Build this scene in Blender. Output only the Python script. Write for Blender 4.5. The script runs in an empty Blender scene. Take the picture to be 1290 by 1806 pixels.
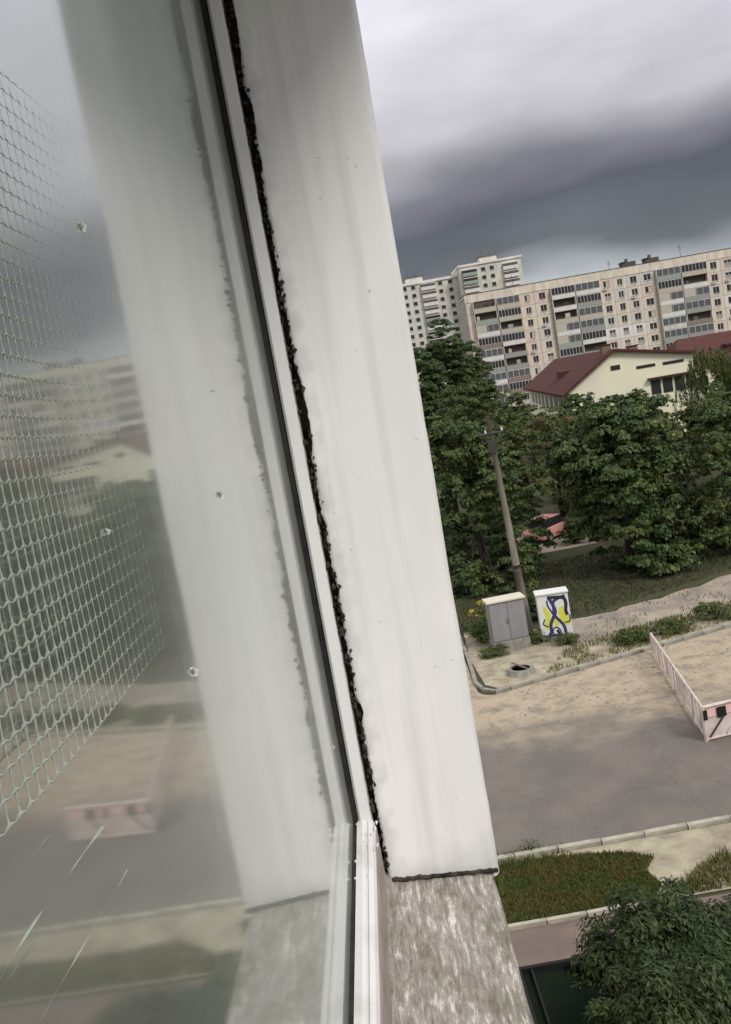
import bpy, math, random
import numpy as np
from mathutils import Vector, Matrix, noise as mnoise
random.seed(7); rng = np.random.default_rng(7)
R = math.radians; PI = math.pi
sc = bpy.context.scene; COL = sc.collection

# ------------------------------------------------------------ camera
EYE = 11.0
FPX, PITCH, ROLL = 1600.0, R(7.4), R(10.0)
_f = Vector((0, math.cos(PITCH), -math.sin(PITCH))); _r0 = Vector((1, 0, 0)); _u0 = _r0.cross(_f)
_rt = _r0*math.cos(ROLL) - _u0*math.sin(ROLL); _up = _r0*math.sin(ROLL) + _u0*math.cos(ROLL)
cam = bpy.data.cameras.new('camera'); cam.sensor_fit = 'VERTICAL'; cam.sensor_height = 24.0
cam.lens = 24.0*FPX/1806.0; cam.clip_start = 0.01; cam.clip_end = 6000
camo = bpy.data.objects.new('camera', cam); COL.objects.link(camo)
camo.matrix_world = Matrix(((_rt.x, _up.x, -_f.x, 0), (_rt.y, _up.y, -_f.y, 0), (_rt.z, _up.z, -_f.z, EYE), (0, 0, 0, 1)))
sc.camera = camo

# ------------------------------------------------------------ sky, sun, exposure
SUN_EL, SUN_AZ = R(42), R(142)      # azimuth clockwise from +Y: sun high on the right, behind
w = bpy.data.worlds.new('World'); sc.world = w; w.use_nodes = True
nt = w.node_tree; nt.nodes.clear(); N = nt.nodes.new; L = nt.links.new
out = N('ShaderNodeOutputWorld'); mix = N('ShaderNodeMixShader'); bg1 = N('ShaderNodeBackground'); bg2 = N('ShaderNodeBackground')
sky = N('ShaderNodeTexSky'); sky.sky_type = 'NISHITA'; sky.sun_disc = False; sky.sun_elevation = SUN_EL; sky.sun_rotation = SUN_AZ
bg1.inputs['Strength'].default_value = 0.1; L(sky.outputs[0], bg1.inputs[0])
tc = N('ShaderNodeTexCoord'); sep = N('ShaderNodeSeparateXYZ'); L(tc.outputs['Generated'], sep.inputs[0])
mp = N('ShaderNodeMapping'); mp.inputs['Scale'].default_value = (1, 1, 2.8); L(tc.outputs['Generated'], mp.inputs[0])
nz = N('ShaderNodeTexNoise'); nz.inputs['Scale'].default_value = 3.0; nz.inputs['Detail'].default_value = 3.5; nz.inputs['Roughness'].default_value = 0.48
L(mp.outputs[0], nz.inputs[0])
m1 = N('ShaderNodeMath'); m1.operation = 'MULTIPLY_ADD'; L(nz.outputs[0], m1.inputs[0]); m1.inputs[1].default_value = 0.11; m1.inputs[2].default_value = -0.055
m2 = N('ShaderNodeMath'); m2.operation = 'ADD'; L(sep.outputs['Z'], m2.inputs[0]); L(m1.outputs[0], m2.inputs[1])
m3 = N('ShaderNodeMath'); m3.operation = 'MULTIPLY_ADD'; L(m2.outputs[0], m3.inputs[0]); m3.inputs[1].default_value = 0.8; m3.inputs[2].default_value = 0.2
cr = N('ShaderNodeValToRGB'); L(m3.outputs[0], cr.inputs[0])
stops = [(-0.25, (.16, .16, .16)), (0.0, (.44, .46, .48)), (0.072, (.42, .44, .455)), (0.092, (.28, .30, .32)), (0.112, (.105, .112, .125)),
         (0.160, (.078, .082, .098)), (0.19, (.155, .150, .172)), (0.23, (.38, .37, .395)), (0.27, (.50, .49, .53)), (0.37, (.59, .58, .63)), (1.0, (.86, .87, .90))]
e = cr.color_ramp.elements
while len(e) > 1: e.remove(e[-1])
e[0].position = stops[0][0]*.8+.2; e[0].color = stops[0][1]+(1,)
for p_, c_ in stops[1:]:
    q = e.new(p_*.8+.2); q.color = c_+(1,)
# softer fleecy variation in the bright deck
nz2 = N('ShaderNodeTexNoise'); nz2.inputs['Scale'].default_value = 5; nz2.inputs['Detail'].default_value = 4; L(mp.outputs[0], nz2.inputs[0])
mr = N('ShaderNodeMapRange'); L(nz2.outputs[0], mr.inputs[0]); mr.inputs[1].default_value = .3; mr.inputs[2].default_value = .7
mr.inputs[3].default_value = .84; mr.inputs[4].default_value = 1.14
vm = N('ShaderNodeVectorMath'); vm.operation = 'SCALE'; L(cr.outputs[0], vm.inputs[0]); L(mr.outputs[0], vm.inputs['Scale'])
L(vm.outputs[0], bg2.inputs[0]); bg2.inputs['Strength'].default_value = 1.0
mix.inputs[0].default_value = 0.97; L(bg1.outputs[0], mix.inputs[1]); L(bg2.outputs[0], mix.inputs[2]); L(mix.outputs[0], out.inputs[0])
sl = bpy.data.lights.new('sun', 'SUN'); sl.energy = 1.5; sl.angle = R(14); sl.color = (1, .96, .9)
so = bpy.data.objects.new('sun', sl); COL.objects.link(so)
sd = Vector((math.sin(SUN_AZ)*math.cos(SUN_EL), math.cos(SUN_AZ)*math.cos(SUN_EL), math.sin(SUN_EL)))
so.rotation_euler = sd.to_track_quat('Z', 'Y').to_euler()
sc.view_settings.view_transform = 'Standard'; sc.view_settings.look = 'None'; sc.view_settings.exposure = 0.5
sc.view_settings.gamma = 1.0; sc.view_settings.use_curve_mapping = False
sc.render.engine = 'CYCLES'; sc.cycles.max_bounces = 8; sc.cycles.transparent_max_bounces = 12

# ------------------------------------------------------------ materials
def mat(name, c, rough=.8, metal=0.0, noise=None, bump=None, c2=None, stretch=(1, 1, 1), spec=.3, rnd=0, trans=None, detail=5, lo=.35, hi=.65):
    """noise = scale of mottling between c and c2; bump = (scale, strength, distance)"""
    m = bpy.data.materials.new(name); m.use_nodes = True; t = m.node_tree; b = t.nodes['Principled BSDF']; n = t.nodes.new; l = t.links.new
    b.inputs['Roughness'].default_value = rough; b.inputs['Metallic'].default_value = metal; b.inputs['Specular IOR Level'].default_value = spec
    b.inputs['Base Color'].default_value = tuple(c)+(1,)
    tcn = n('ShaderNodeTexCoord'); mpp = n('ShaderNodeMapping'); mpp.inputs['Scale'].default_value = stretch; l(tcn.outputs['Object'], mpp.inputs[0])
    src = None
    if noise:
        x = n('ShaderNodeTexNoise'); x.inputs['Scale'].default_value = noise; x.inputs['Detail'].default_value = detail; x.inputs['Roughness'].default_value = .6
        l(mpp.outputs[0], x.inputs[0])
        rr = n('ShaderNodeMapRange'); l(x.outputs[0], rr.inputs[0]); rr.inputs[1].default_value = lo; rr.inputs[2].default_value = hi
        mx = n('ShaderNodeMix'); mx.data_type = 'RGBA'; l(rr.outputs[0], mx.inputs[0])
        mx.inputs[6].default_value = tuple(c)+(1,); mx.inputs[7].default_value = tuple(c2 or [v*.7 for v in c])+(1,)
        src = mx.outputs[2]
    if rnd:
        gi = n('ShaderNodeNewGeometry') ; ma = n('ShaderNodeMapRange'); l(gi.outputs['Random Per Island'], ma.inputs[0])
        ma.inputs[3].default_value = 1-rnd; ma.inputs[4].default_value = 1+rnd
        sm = n('ShaderNodeVectorMath'); sm.operation = 'SCALE'
        if src is None: sm.inputs[0].default_value = tuple(c)
        else: l(src, sm.inputs[0])
        l(ma.outputs[0], sm.inputs['Scale']); src = sm.outputs[0]
    if src is not None: l(src, b.inputs['Base Color'])
    if bump:
        y = n('ShaderNodeTexNoise'); y.inputs['Scale'].default_value = bump[0]; y.inputs['Detail'].default_value = 6; l(mpp.outputs[0], y.inputs[0])
        bb = n('ShaderNodeBump'); bb.inputs['Strength'].default_value = bump[1]; bb.inputs['Distance'].default_value = bump[2]
        l(y.outputs[0], bb.inputs['Height']); l(bb.outputs[0], b.inputs['Normal'])
    if trans:
        tr = n('ShaderNodeBsdfTranslucent'); ms = n('ShaderNodeMixShader'); ms.inputs[0].default_value = trans
        if src is not None: l(src, tr.inputs[0])
        else: tr.inputs[0].default_value = tuple(c)+(1,)
        l(b.outputs[0], ms.inputs[1]); l(tr.outputs[0], ms.inputs[2]); l(ms.outputs[0], t.nodes['Material Output'].inputs[0])
    return m

def dusty_road():
    m = mat('asphalt', (.178, .157, .133), .9, noise=.6, c2=(.138, .123, .107), bump=(40, .3, .01))
    t = m.node_tree; b = t.nodes['Principled BSDF']; n = t.nodes.new; l = t.links.new
    old = b.inputs['Base Color'].links[0].from_socket
    tcn = n('ShaderNodeTexCoord'); sp = n('ShaderNodeSeparateXYZ'); l(tcn.outputs['Object'], sp.inputs[0])
    nn = n('ShaderNodeTexNoise'); nn.inputs['Scale'].default_value = .35; nn.inputs['Detail'].default_value = 7; l(tcn.outputs['Object'], nn.inputs[0])
    a = n('ShaderNodeMath'); a.operation = 'MULTIPLY_ADD'; l(nn.outputs[0], a.inputs[0]); a.inputs[1].default_value = 7.0; l(sp.outputs['Y'], a.inputs[2])
    r = n('ShaderNodeMapRange'); l(a.outputs[0], r.inputs[0]); r.inputs[1].default_value = 28.3; r.inputs[2].default_value = 31.8; r.interpolation_type = 'SMOOTHSTEP'
    n2 = n('ShaderNodeTexNoise'); n2.inputs['Scale'].default_value = 1.4; n2.inputs['Detail'].default_value = 9; n2.inputs['Roughness'].default_value = .7; l(tcn.outputs['Object'], n2.inputs[0])
    c2 = n('ShaderNodeValToRGB'); l(n2.outputs[0], c2.inputs[0]); ee = c2.color_ramp.elements
    ee[0].position = .36; ee[0].color = (.235, .20, .165, 1); ee[1].position = .64; ee[1].color = (.43, .355, .255, 1)
    q = ee.new(.49); q.color = (.375, .305, .215, 1)
    # spots of oil, grit
    n3 = n('ShaderNodeTexNoise'); n3.inputs['Scale'].default_value = 3.1; n3.inputs['Detail'].default_value = 3; l(tcn.outputs['Object'], n3.inputs[0])
    r3 = n('ShaderNodeMapRange'); l(n3.outputs[0], r3.inputs[0]); r3.inputs[1].default_value = .66; r3.inputs[2].default_value = .74; r3.inputs[3].default_value = 1; r3.inputs[4].default_value = .72
    s3 = n('ShaderNodeVectorMath'); s3.operation = 'SCALE'; l(c2.outputs[0], s3.inputs[0]); l(r3.outputs[0], s3.inputs['Scale'])
    mx = n('ShaderNodeMix'); mx.data_type = 'RGBA'; l(r.outputs[0], mx.inputs[0]); l(old, mx.inputs[6]); l(s3.outputs[0], mx.inputs[7])
    # cracks (warped cell edges) and grit
    wn = n('ShaderNodeTexNoise'); wn.inputs['Scale'].default_value = 1.3; wn.inputs['Detail'].default_value = 6; l(tcn.outputs['Object'], wn.inputs[0])
    wa = n('ShaderNodeVectorMath'); wa.operation = 'MULTIPLY_ADD'; l(wn.outputs['Color'], wa.inputs[0]); wa.inputs[1].default_value = (1.3, 1.3, 0); l(tcn.outputs['Object'], wa.inputs[2])
    vo = n('ShaderNodeTexVoronoi'); vo.feature = 'DISTANCE_TO_EDGE'; vo.inputs['Scale'].default_value = .27; l(wa.outputs[0], vo.inputs[0])
    cr_ = n('ShaderNodeMapRange'); l(vo.outputs[0], cr_.inputs[0]); cr_.inputs[1].default_value = .002; cr_.inputs[2].default_value = .008; cr_.inputs[3].default_value = .86; cr_.inputs[4].default_value = 1
    gn = n('ShaderNodeTexNoise'); gn.inputs['Scale'].default_value = 14; gn.inputs['Detail'].default_value = 5; gn.inputs['Roughness'].default_value = .8; l(tcn.outputs['Object'], gn.inputs[0])
    gr = n('ShaderNodeMapRange'); l(gn.outputs[0], gr.inputs[0]); gr.inputs[1].default_value = .3; gr.inputs[2].default_value = .7; gr.inputs[3].default_value = .84; gr.inputs[4].default_value = 1.14
    mm_ = n('ShaderNodeMath'); mm_.operation = 'MULTIPLY'; l(cr_.outputs[0], mm_.inputs[0]); l(gr.outputs[0], mm_.inputs[1])
    sc_ = n('ShaderNodeVectorMath'); sc_.operation = 'SCALE'; l(mx.outputs[2], sc_.inputs[0]); l(mm_.outputs[0], sc_.inputs['Scale'])
    l(sc_.outputs[0], b.inputs['Base Color']); return m

M = {}
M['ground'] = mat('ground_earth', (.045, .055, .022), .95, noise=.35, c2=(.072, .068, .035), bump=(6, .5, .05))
M['road'] = dusty_road()
M['dirt'] = mat('trodden_dirt', (.38, .315, .245), .95, noise=.8, c2=(.22, .19, .165), bump=(9, .5, .03), detail=8)
M['tan'] = mat('pale_sand', (.42, .385, .27), .95, noise=1.6, c2=(.25, .20, .15), bump=(12, .5, .02), detail=8)
M['path'] = mat('path_asphalt', (.20, .145, .12), .92, noise=1.2, c2=(.15, .115, .10), bump=(30, .3, .01))
M['kerb'] = mat('kerb_concrete', (.46, .43, .34), .9, noise=3, c2=(.26, .25, .2), bump=(20, .4, .01))
M['concrete'] = mat('old_concrete', (.32, .30, .26), .9, noise=4, c2=(.2, .19, .16), bump=(15, .5, .01))
M['grass'] = mat('grass_blade', (.075, .12, .024), .8, noise=1.1, c2=(.14, .11, .035), rnd=.45, trans=.25)
M['grass2'] = mat('weeds', (.10, .11, .03), .8, noise=.9, c2=(.20, .19, .07), rnd=.5, trans=.25)
M['turf'] = mat('turf_soil', (.06, .075, .02), .95, noise=1.2, c2=(.10, .075, .03), bump=(20, .6, .03))
M['leaf_dark'] = mat('leaf_dark', (0.042, 0.080, 0.024), .6, noise=.5, c2=(0.080, 0.112, 0.032), rnd=.5, trans=.22)
M['leaf_mid'] = mat('leaf_mid', (0.065, 0.116, 0.029), .6, noise=.5, c2=(0.123, 0.138, 0.041), rnd=.45, trans=.25)
M['leaf_olive'] = mat('leaf_olive', (0.101, 0.115, 0.030), .6, noise=.4, c2=(0.068, 0.101, 0.027), rnd=.45, trans=.25)
M['shaded_grass'] = mat('shaded_park_grass', (.034, .042, .013), .8, noise=.9, c2=(.05, .044, .02), rnd=.5, trans=.2)  # grass colour darkened to stand for the shade under the trees
M['leaf_willow'] = mat('leaf_willow', (0.125, 0.138, 0.037), .6, noise=.6, c2=(0.075, 0.106, 0.031), rnd=.4, trans=.3)
M['leaf_near'] = mat('leaf_near', (.034, .062, .018), .6, noise=1.2, c2=(.055, .075, .022), rnd=.5, trans=.2)
M['leaf_rust'] = mat('leaf_rust', (.16, .09, .045), .7, noise=.9, c2=(.07, .08, .025), rnd=.4, trans=.25)
M['flower'] = mat('flower_yellow', (.6, .48, .08), .7, rnd=.2)
M['bark'] = mat('bark', (.06, .048, .038), .95, noise=5, c2=(.03, .025, .02), bump=(18, .8, .03), stretch=(1, 1, .25))
M['pole'] = mat('weathered_pole', (.22, .20, .165), .9, noise=3, c2=(.14, .115, .09), bump=(25, .5, .01), stretch=(1, 1, .2))
M['steel'] = mat('dark_steel', (.07, .065, .06), .6, metal=.5)
M['panel'] = mat('facade_panel', (0.739, 0.665, 0.547), .92, noise=.9, c2=(0.494, 0.427, 0.348), stretch=(1, 1, .35), detail=8, lo=.4, hi=.75)
M['panel_pink'] = mat('facade_panel_pink', (0.739, 0.592, 0.517), .92, noise=.9, c2=(0.494, 0.393, 0.337), stretch=(1, 1, .35), detail=8, lo=.4, hi=.75)
M['panel_white'] = mat('facade_panel_insulated', (0.782, 0.736, 0.690), .92, noise=.7, c2=(0.667, 0.621, 0.575))
M['panel_grey'] = mat('facade_panel_grey', (0.642, 0.627, 0.550), .92, noise=.9, c2=(0.429, 0.404, 0.357), stretch=(1, 1, .35), detail=8, lo=.4, hi=.75)
M['wallb'] = mat('facade_wall', (0.502, 0.449, 0.383), .92, noise=.9, c2=(0.316, 0.286, 0.245), stretch=(1, 1, .35), detail=8, lo=.4, hi=.75)
M['roof_felt'] = mat('roof_felt', (.09, .085, .085), .9)
M['white'] = mat('white_paint', (.72, .71, .68), .55, noise=2, c2=(.6, .58, .54))
M['cream'] = mat('cream_paint', (.48, .44, .36), .8)
M['grey'] = mat('grey_sheet', (.28, .28, .27), .7)
M['green_s'] = mat('faded_green_sheet', (.30, .34, .29), .7)
M['brown_s'] = mat('brown_sheet', (.2, .13, .10), .8)
M['frame'] = mat('far_frame', (.55, .52, .48), .6)
M['glass_far'] = mat('far_window_glass', (.035, .035, .04), .25, spec=.35)
M['glass_mid'] = mat('far_glazing_glass', (.10, .105, .11), .3, spec=.5)
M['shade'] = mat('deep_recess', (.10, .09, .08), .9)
M['yellow'] = mat('pale_yellow_render', (.84, .82, .60), .85, noise=.25, c2=(.82, .76, .60), lo=.4, hi=.6)
M['maroon'] = mat('maroon_roof', (.11, .046, .04), .85, spec=.1, noise=1.5, c2=(.08, .038, .032), bump=(3, .3, .05))
M['maroon_d'] = mat('maroon_dark', (.07, .025, .022), .8)
M['cab'] = mat('cabinet_grey', (.26, .26, .265), .6, noise=2, c2=(.22, .21, .21), stretch=(1, 1, .4))
M['cab_top'] = mat('cabinet_top', (.62, .58, .46), .8)
M['art_white'] = mat('artwork_white', (.68, .69, .66), .6)
M['art_yellow'] = mat('artwork_yellow', (.62, .64, .07), .6)
M['art_blue'] = mat('artwork_blue', (.045, .045, .14), .6)
M['art_navy'] = mat('artwork_navy', (.022, .025, .05), .6)
M['fence_w'] = mat('fence_white', (.68, .60, .54), .6, noise=3, c2=(.5, .4, .36))
M['fence_r'] = mat('fence_red', (.78, .50, .46), .6)
M['black'] = mat('black_rubber', (.012, .012, .012), .7)
M['car_red'] = mat('car_salmon', (.60, .27, .24), .3, spec=.5)
M['car_glass'] = mat('car_glass', (.02, .02, .025), .1, spec=.5)
M['rimm'] = mat('wheel_rim', (.4, .4, .4), .4, metal=.7)
M['green_roof'] = mat('dark_green_roof', (.007, .017, .010), .95, noise=2.5, c2=(.012, .017, .010), spec=.05)
M['orange'] = mat('rust_orange', (.5, .17, .07), .7)
# near window
M['reveal'] = mat('reveal_paint', (.88, .855, .84), .6, noise=7, c2=(.80, .80, .775), bump=(45, .35, .002), detail=9, lo=.3, hi=.72, stretch=(1, 1, .45))
def pits(m):
    t = m.node_tree; b = t.nodes['Principled BSDF']; n = t.nodes.new; l = t.links.new; old = b.inputs['Base Color'].links[0].from_socket
    tcn = n('ShaderNodeTexCoord'); v = n('ShaderNodeTexNoise'); v.inputs['Scale'].default_value = 120; v.inputs['Detail'].default_value = 2; l(tcn.outputs['Object'], v.inputs[0])
    r1 = n('ShaderNodeMapRange'); l(v.outputs[0], r1.inputs[0]); r1.inputs[1].default_value = .73; r1.inputs[2].default_value = .78; r1.inputs[3].default_value = 1; r1.inputs[4].default_value = .62
    mp2 = n('ShaderNodeMapping'); mp2.inputs['Scale'].default_value = (40, 40, 2.2); l(tcn.outputs['Object'], mp2.inputs[0])
    v2 = n('ShaderNodeTexNoise'); v2.inputs['Scale'].default_value = 1; v2.inputs['Detail'].default_value = 5; l(mp2.outputs[0], v2.inputs[0])
    r2 = n('ShaderNodeMapRange'); l(v2.outputs[0], r2.inputs[0]); r2.inputs[1].default_value = .5; r2.inputs[2].default_value = .75; r2.inputs[3].default_value = 1; r2.inputs[4].default_value = .85
    mu = n('ShaderNodeMath'); mu.operation = 'MULTIPLY'; l(r1.outputs[0], mu.inputs[0]); l(r2.outputs[0], mu.inputs[1])
    sp = n('ShaderNodeSeparateXYZ'); l(tcn.outputs['Object'], sp.inputs[0])
    v3 = n('ShaderNodeTexNoise'); v3.inputs['Scale'].default_value = 34; v3.inputs['Detail'].default_value = 7; l(tcn.outputs['Object'], v3.inputs[0])
    d1 = n('ShaderNodeMath'); d1.operation = 'MULTIPLY_ADD'; l(v3.outputs[0], d1.inputs[0]); d1.inputs[1].default_value = -.045; l(sp.outputs['X'], d1.inputs[2])
    d2 = n('ShaderNodeMapRange'); l(d1.outputs[0], d2.inputs[0]); d2.inputs[1].default_value = -.102; d2.inputs[2].default_value = -.078; d2.inputs[3].default_value = .72; d2.inputs[4].default_value = 1
    d3 = n('ShaderNodeMath'); d3.operation = 'MULTIPLY_ADD'; l(v3.outputs[0], d3.inputs[0]); d3.inputs[1].default_value = -.06; l(sp.outputs['Z'], d3.inputs[2])
    d4 = n('ShaderNodeMapRange'); l(d3.outputs[0], d4.inputs[0]); d4.inputs[1].default_value = -.69; d4.inputs[2].default_value = -.63; d4.inputs[3].default_value = .78; d4.inputs[4].default_value = 1
    m5 = n('ShaderNodeMath'); m5.operation = 'MULTIPLY'; l(d2.outputs[0], m5.inputs[0]); l(d4.outputs[0], m5.inputs[1])
    m6 = n('ShaderNodeMath'); m6.operation = 'MULTIPLY'; l(mu.outputs[0], m6.inputs[0]); l(m5.outputs[0], m6.inputs[1])
    s_ = n('ShaderNodeVectorMath'); s_.operation = 'SCALE'; l(old, s_.inputs[0]); l(m6.outputs[0], s_.inputs['Scale']); l(s_.outputs[0], b.inputs['Base Color'])
pits(M['reveal'])
M['pvc'] = mat('white_plastic', (.78, .765, .75), .4, noise=16, c2=(.58, .565, .55), lo=.48, hi=.8, bump=(140, .1, .001), spec=.4, stretch=(1, 1, .25))
M['gasket'] = mat('rubber_gasket', (.012, .012, .012), .6, noise=30, c2=(.03, .028, .025))
M['foam'] = mat('dark_foam', (.075, .062, .048), .95, noise=60, c2=(.012, .011, .009), bump=(120, 1, .004))
M['plaster'] = mat('rough_plaster', (.62, .60, .57), .9, noise=30, c2=(.4, .39, .36), bump=(90, .8, .003))
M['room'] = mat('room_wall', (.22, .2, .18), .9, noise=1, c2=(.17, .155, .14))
M['render'] = mat('outer_render', (.5, .47, .42), .95, noise=5, c2=(.4, .38, .34), bump=(60, .5, .004))
M['rail_side'] = mat('stained_strip', (.42, .36, .33), .8, noise=30, c2=(.27, .23, .20), bump=(90, .6, .002), stretch=(1, .4, 1))
M['net'] = mat('net_thread', (.62, .67, .58), .35, trans=.35, spec=.5)
M['fleck'] = mat('plaster_fleck', (.85, .85, .83), .8)

def sill_mat():
    m = bpy.data.materials.new('wet_metal_sill'); m.use_nodes = True; t = m.node_tree; b = t.nodes['Principled BSDF']; n = t.nodes.new; l = t.links.new
    tcn = n('ShaderNodeTexCoord'); mpp = n('ShaderNodeMapping'); mpp.inputs['Scale'].default_value = (1, .17, 1); l(tcn.outputs['Object'], mpp.inputs[0])
    a = n('ShaderNodeTexNoise'); a.inputs['Scale'].default_value = 130; a.inputs['Detail'].default_value = 9; a.inputs['Roughness'].default_value = .78; a.inputs['Distortion'].default_value = .2; l(mpp.outputs[0], a.inputs[0])
    c = n('ShaderNodeValToRGB'); l(a.outputs[0], c.inputs[0]); ee = c.color_ramp.elements
    ee[0].position = .33; ee[0].color = (.13, .12, .10, 1); ee[1].position = .70; ee[1].color = (.88, .86, .78, 1)
    q = ee.new(.45); q.color = (.31, .28, .245, 1); q = ee.new(.55); q.color = (.44, .41, .37, 1); q = ee.new(.59); q.color = (.70, .69, .65, 1)
    st = n('ShaderNodeTexNoise'); st.inputs['Scale'].default_value = 16; st.inputs['Detail'].default_value = 6; l(tcn.outputs['Object'], st.inputs[0])
    sc2 = n('ShaderNodeValToRGB'); l(st.outputs[0], sc2.inputs[0]); e2 = sc2.color_ramp.elements
    e2[0].position = .38; e2[0].color = (.74, .75, .64, 1); e2[1].position = .62; e2[1].color = (1, 1, 1, 1)
    q = e2.new(.5); q.color = (.93, .90, .88, 1)
    mu = n('ShaderNodeMix'); mu.data_type = 'RGBA'; mu.blend_type = 'MULTIPLY'; mu.inputs[0].default_value = 1; l(c.outputs[0], mu.inputs[6]); l(sc2.outputs[0], mu.inputs[7])
    l(mu.outputs[2], b.inputs['Base Color'])
    v = n('ShaderNodeTexNoise'); v.inputs['Scale'].default_value = 9; v.inputs['Detail'].default_value = 3; l(tcn.outputs['Object'], v.inputs[0])
    rr = n('ShaderNodeMapRange'); l(v.outputs[0], rr.inputs[0]); rr.inputs[1].default_value = .35; rr.inputs[2].default_value = .65; rr.inputs[3].default_value = .12; rr.inputs[4].default_value = .42
    l(rr.outputs[0], b.inputs['Roughness']); b.inputs['Metallic'].default_value = .12
    bb = n('ShaderNodeBump'); bb.inputs['Strength'].default_value = .8; bb.inputs['Distance'].default_value = .0025; l(a.outputs[0], bb.inputs['Height']); l(bb.outputs[0], b.inputs['Normal'])
    return m
M['sill'] = sill_mat()

def pane_mat():
    m = bpy.data.materials.new('window_glass'); m.use_nodes = True; t = m.node_tree; t.nodes.clear(); n = t.nodes.new; l = t.links.new
    o = n('ShaderNodeOutputMaterial'); tr = n('ShaderNodeBsdfTransparent'); tr.inputs[0].default_value = (.80, .88, .83, 1)
    gl = n('ShaderNodeBsdfGlossy'); gl.inputs[0].default_value = (.93, .96, .95, 1); gl.inputs['Roughness'].default_value = .045
    gl2 = n('ShaderNodeBsdfGlossy'); gl2.inputs[0].default_value = (.90, .95, .93, 1); gl2.inputs['Roughness'].default_value = .19
    gm = n('ShaderNodeMixShader')
    df = n('ShaderNodeBsdfDiffuse'); df.inputs[0].default_value = (.62, .64, .60, 1)
    lw = n('ShaderNodeLayerWeight'); lw.inputs['Blend'].default_value = .5
    # double glazing: several surfaces add up, strongest at a grazing look
    mrn = n('ShaderNodeMapRange'); l(lw.outputs['Facing'], mrn.inputs[0]); mrn.inputs[1].default_value = .35; mrn.inputs[2].default_value = .92; mrn.inputs[3].default_value = .42; mrn.inputs[4].default_value = .92
    # old float glass: slight waviness
    tcn = n('ShaderNodeTexCoord'); nn = n('ShaderNodeTexNoise'); nn.inputs['Scale'].default_value = 5; nn.inputs['Detail'].default_value = 1; l(tcn.outputs['Object'], nn.inputs[0])
    bb = n('ShaderNodeBump'); bb.inputs['Strength'].default_value = .10; bb.inputs['Distance'].default_value = .003; l(nn.outputs[0], bb.inputs['Height']); l(bb.outputs[0], gl.inputs['Normal'])
    ms = n('ShaderNodeMixShader'); l(mrn.outputs[0], ms.inputs[0]); l(tr.outputs[0], ms.inputs[1]); l(gm.outputs[0], ms.inputs[2])
    sn = n('ShaderNodeTexNoise'); sn.inputs['Scale'].default_value = 7; sn.inputs['Detail'].default_value = 4; l(tcn.outputs['Object'], sn.inputs[0])
    sr = n('ShaderNodeMapRange'); l(sn.outputs[0], sr.inputs[0]); sr.inputs[1].default_value = .3; sr.inputs[2].default_value = .7; sr.inputs[3].default_value = .2; sr.inputs[4].default_value = .6
    l(sr.outputs[0], gm.inputs[0]); l(gl.outputs[0], gm.inputs[1]); l(gl2.outputs[0], gm.inputs[2])
    dn = n('ShaderNodeTexNoise'); dn.inputs['Scale'].default_value = 4; dn.inputs['Detail'].default_value = 6; l(tcn.outputs['Object'], dn.inputs[0])
    dr = n('ShaderNodeMapRange'); l(dn.outputs[0], dr.inputs[0]); dr.inputs[1].default_value = .3; dr.inputs[2].default_value = .75; dr.inputs[3].default_value = .13; dr.inputs[4].default_value = .27
    m2_ = n('ShaderNodeMixShader'); l(dr.outputs[0], m2_.inputs[0]); l(ms.outputs[0], m2_.inputs[1]); l(df.outputs[0], m2_.inputs[2]); l(m2_.outputs[0], o.inputs[0])
    return m
M['pane'] = pane_mat()

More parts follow.
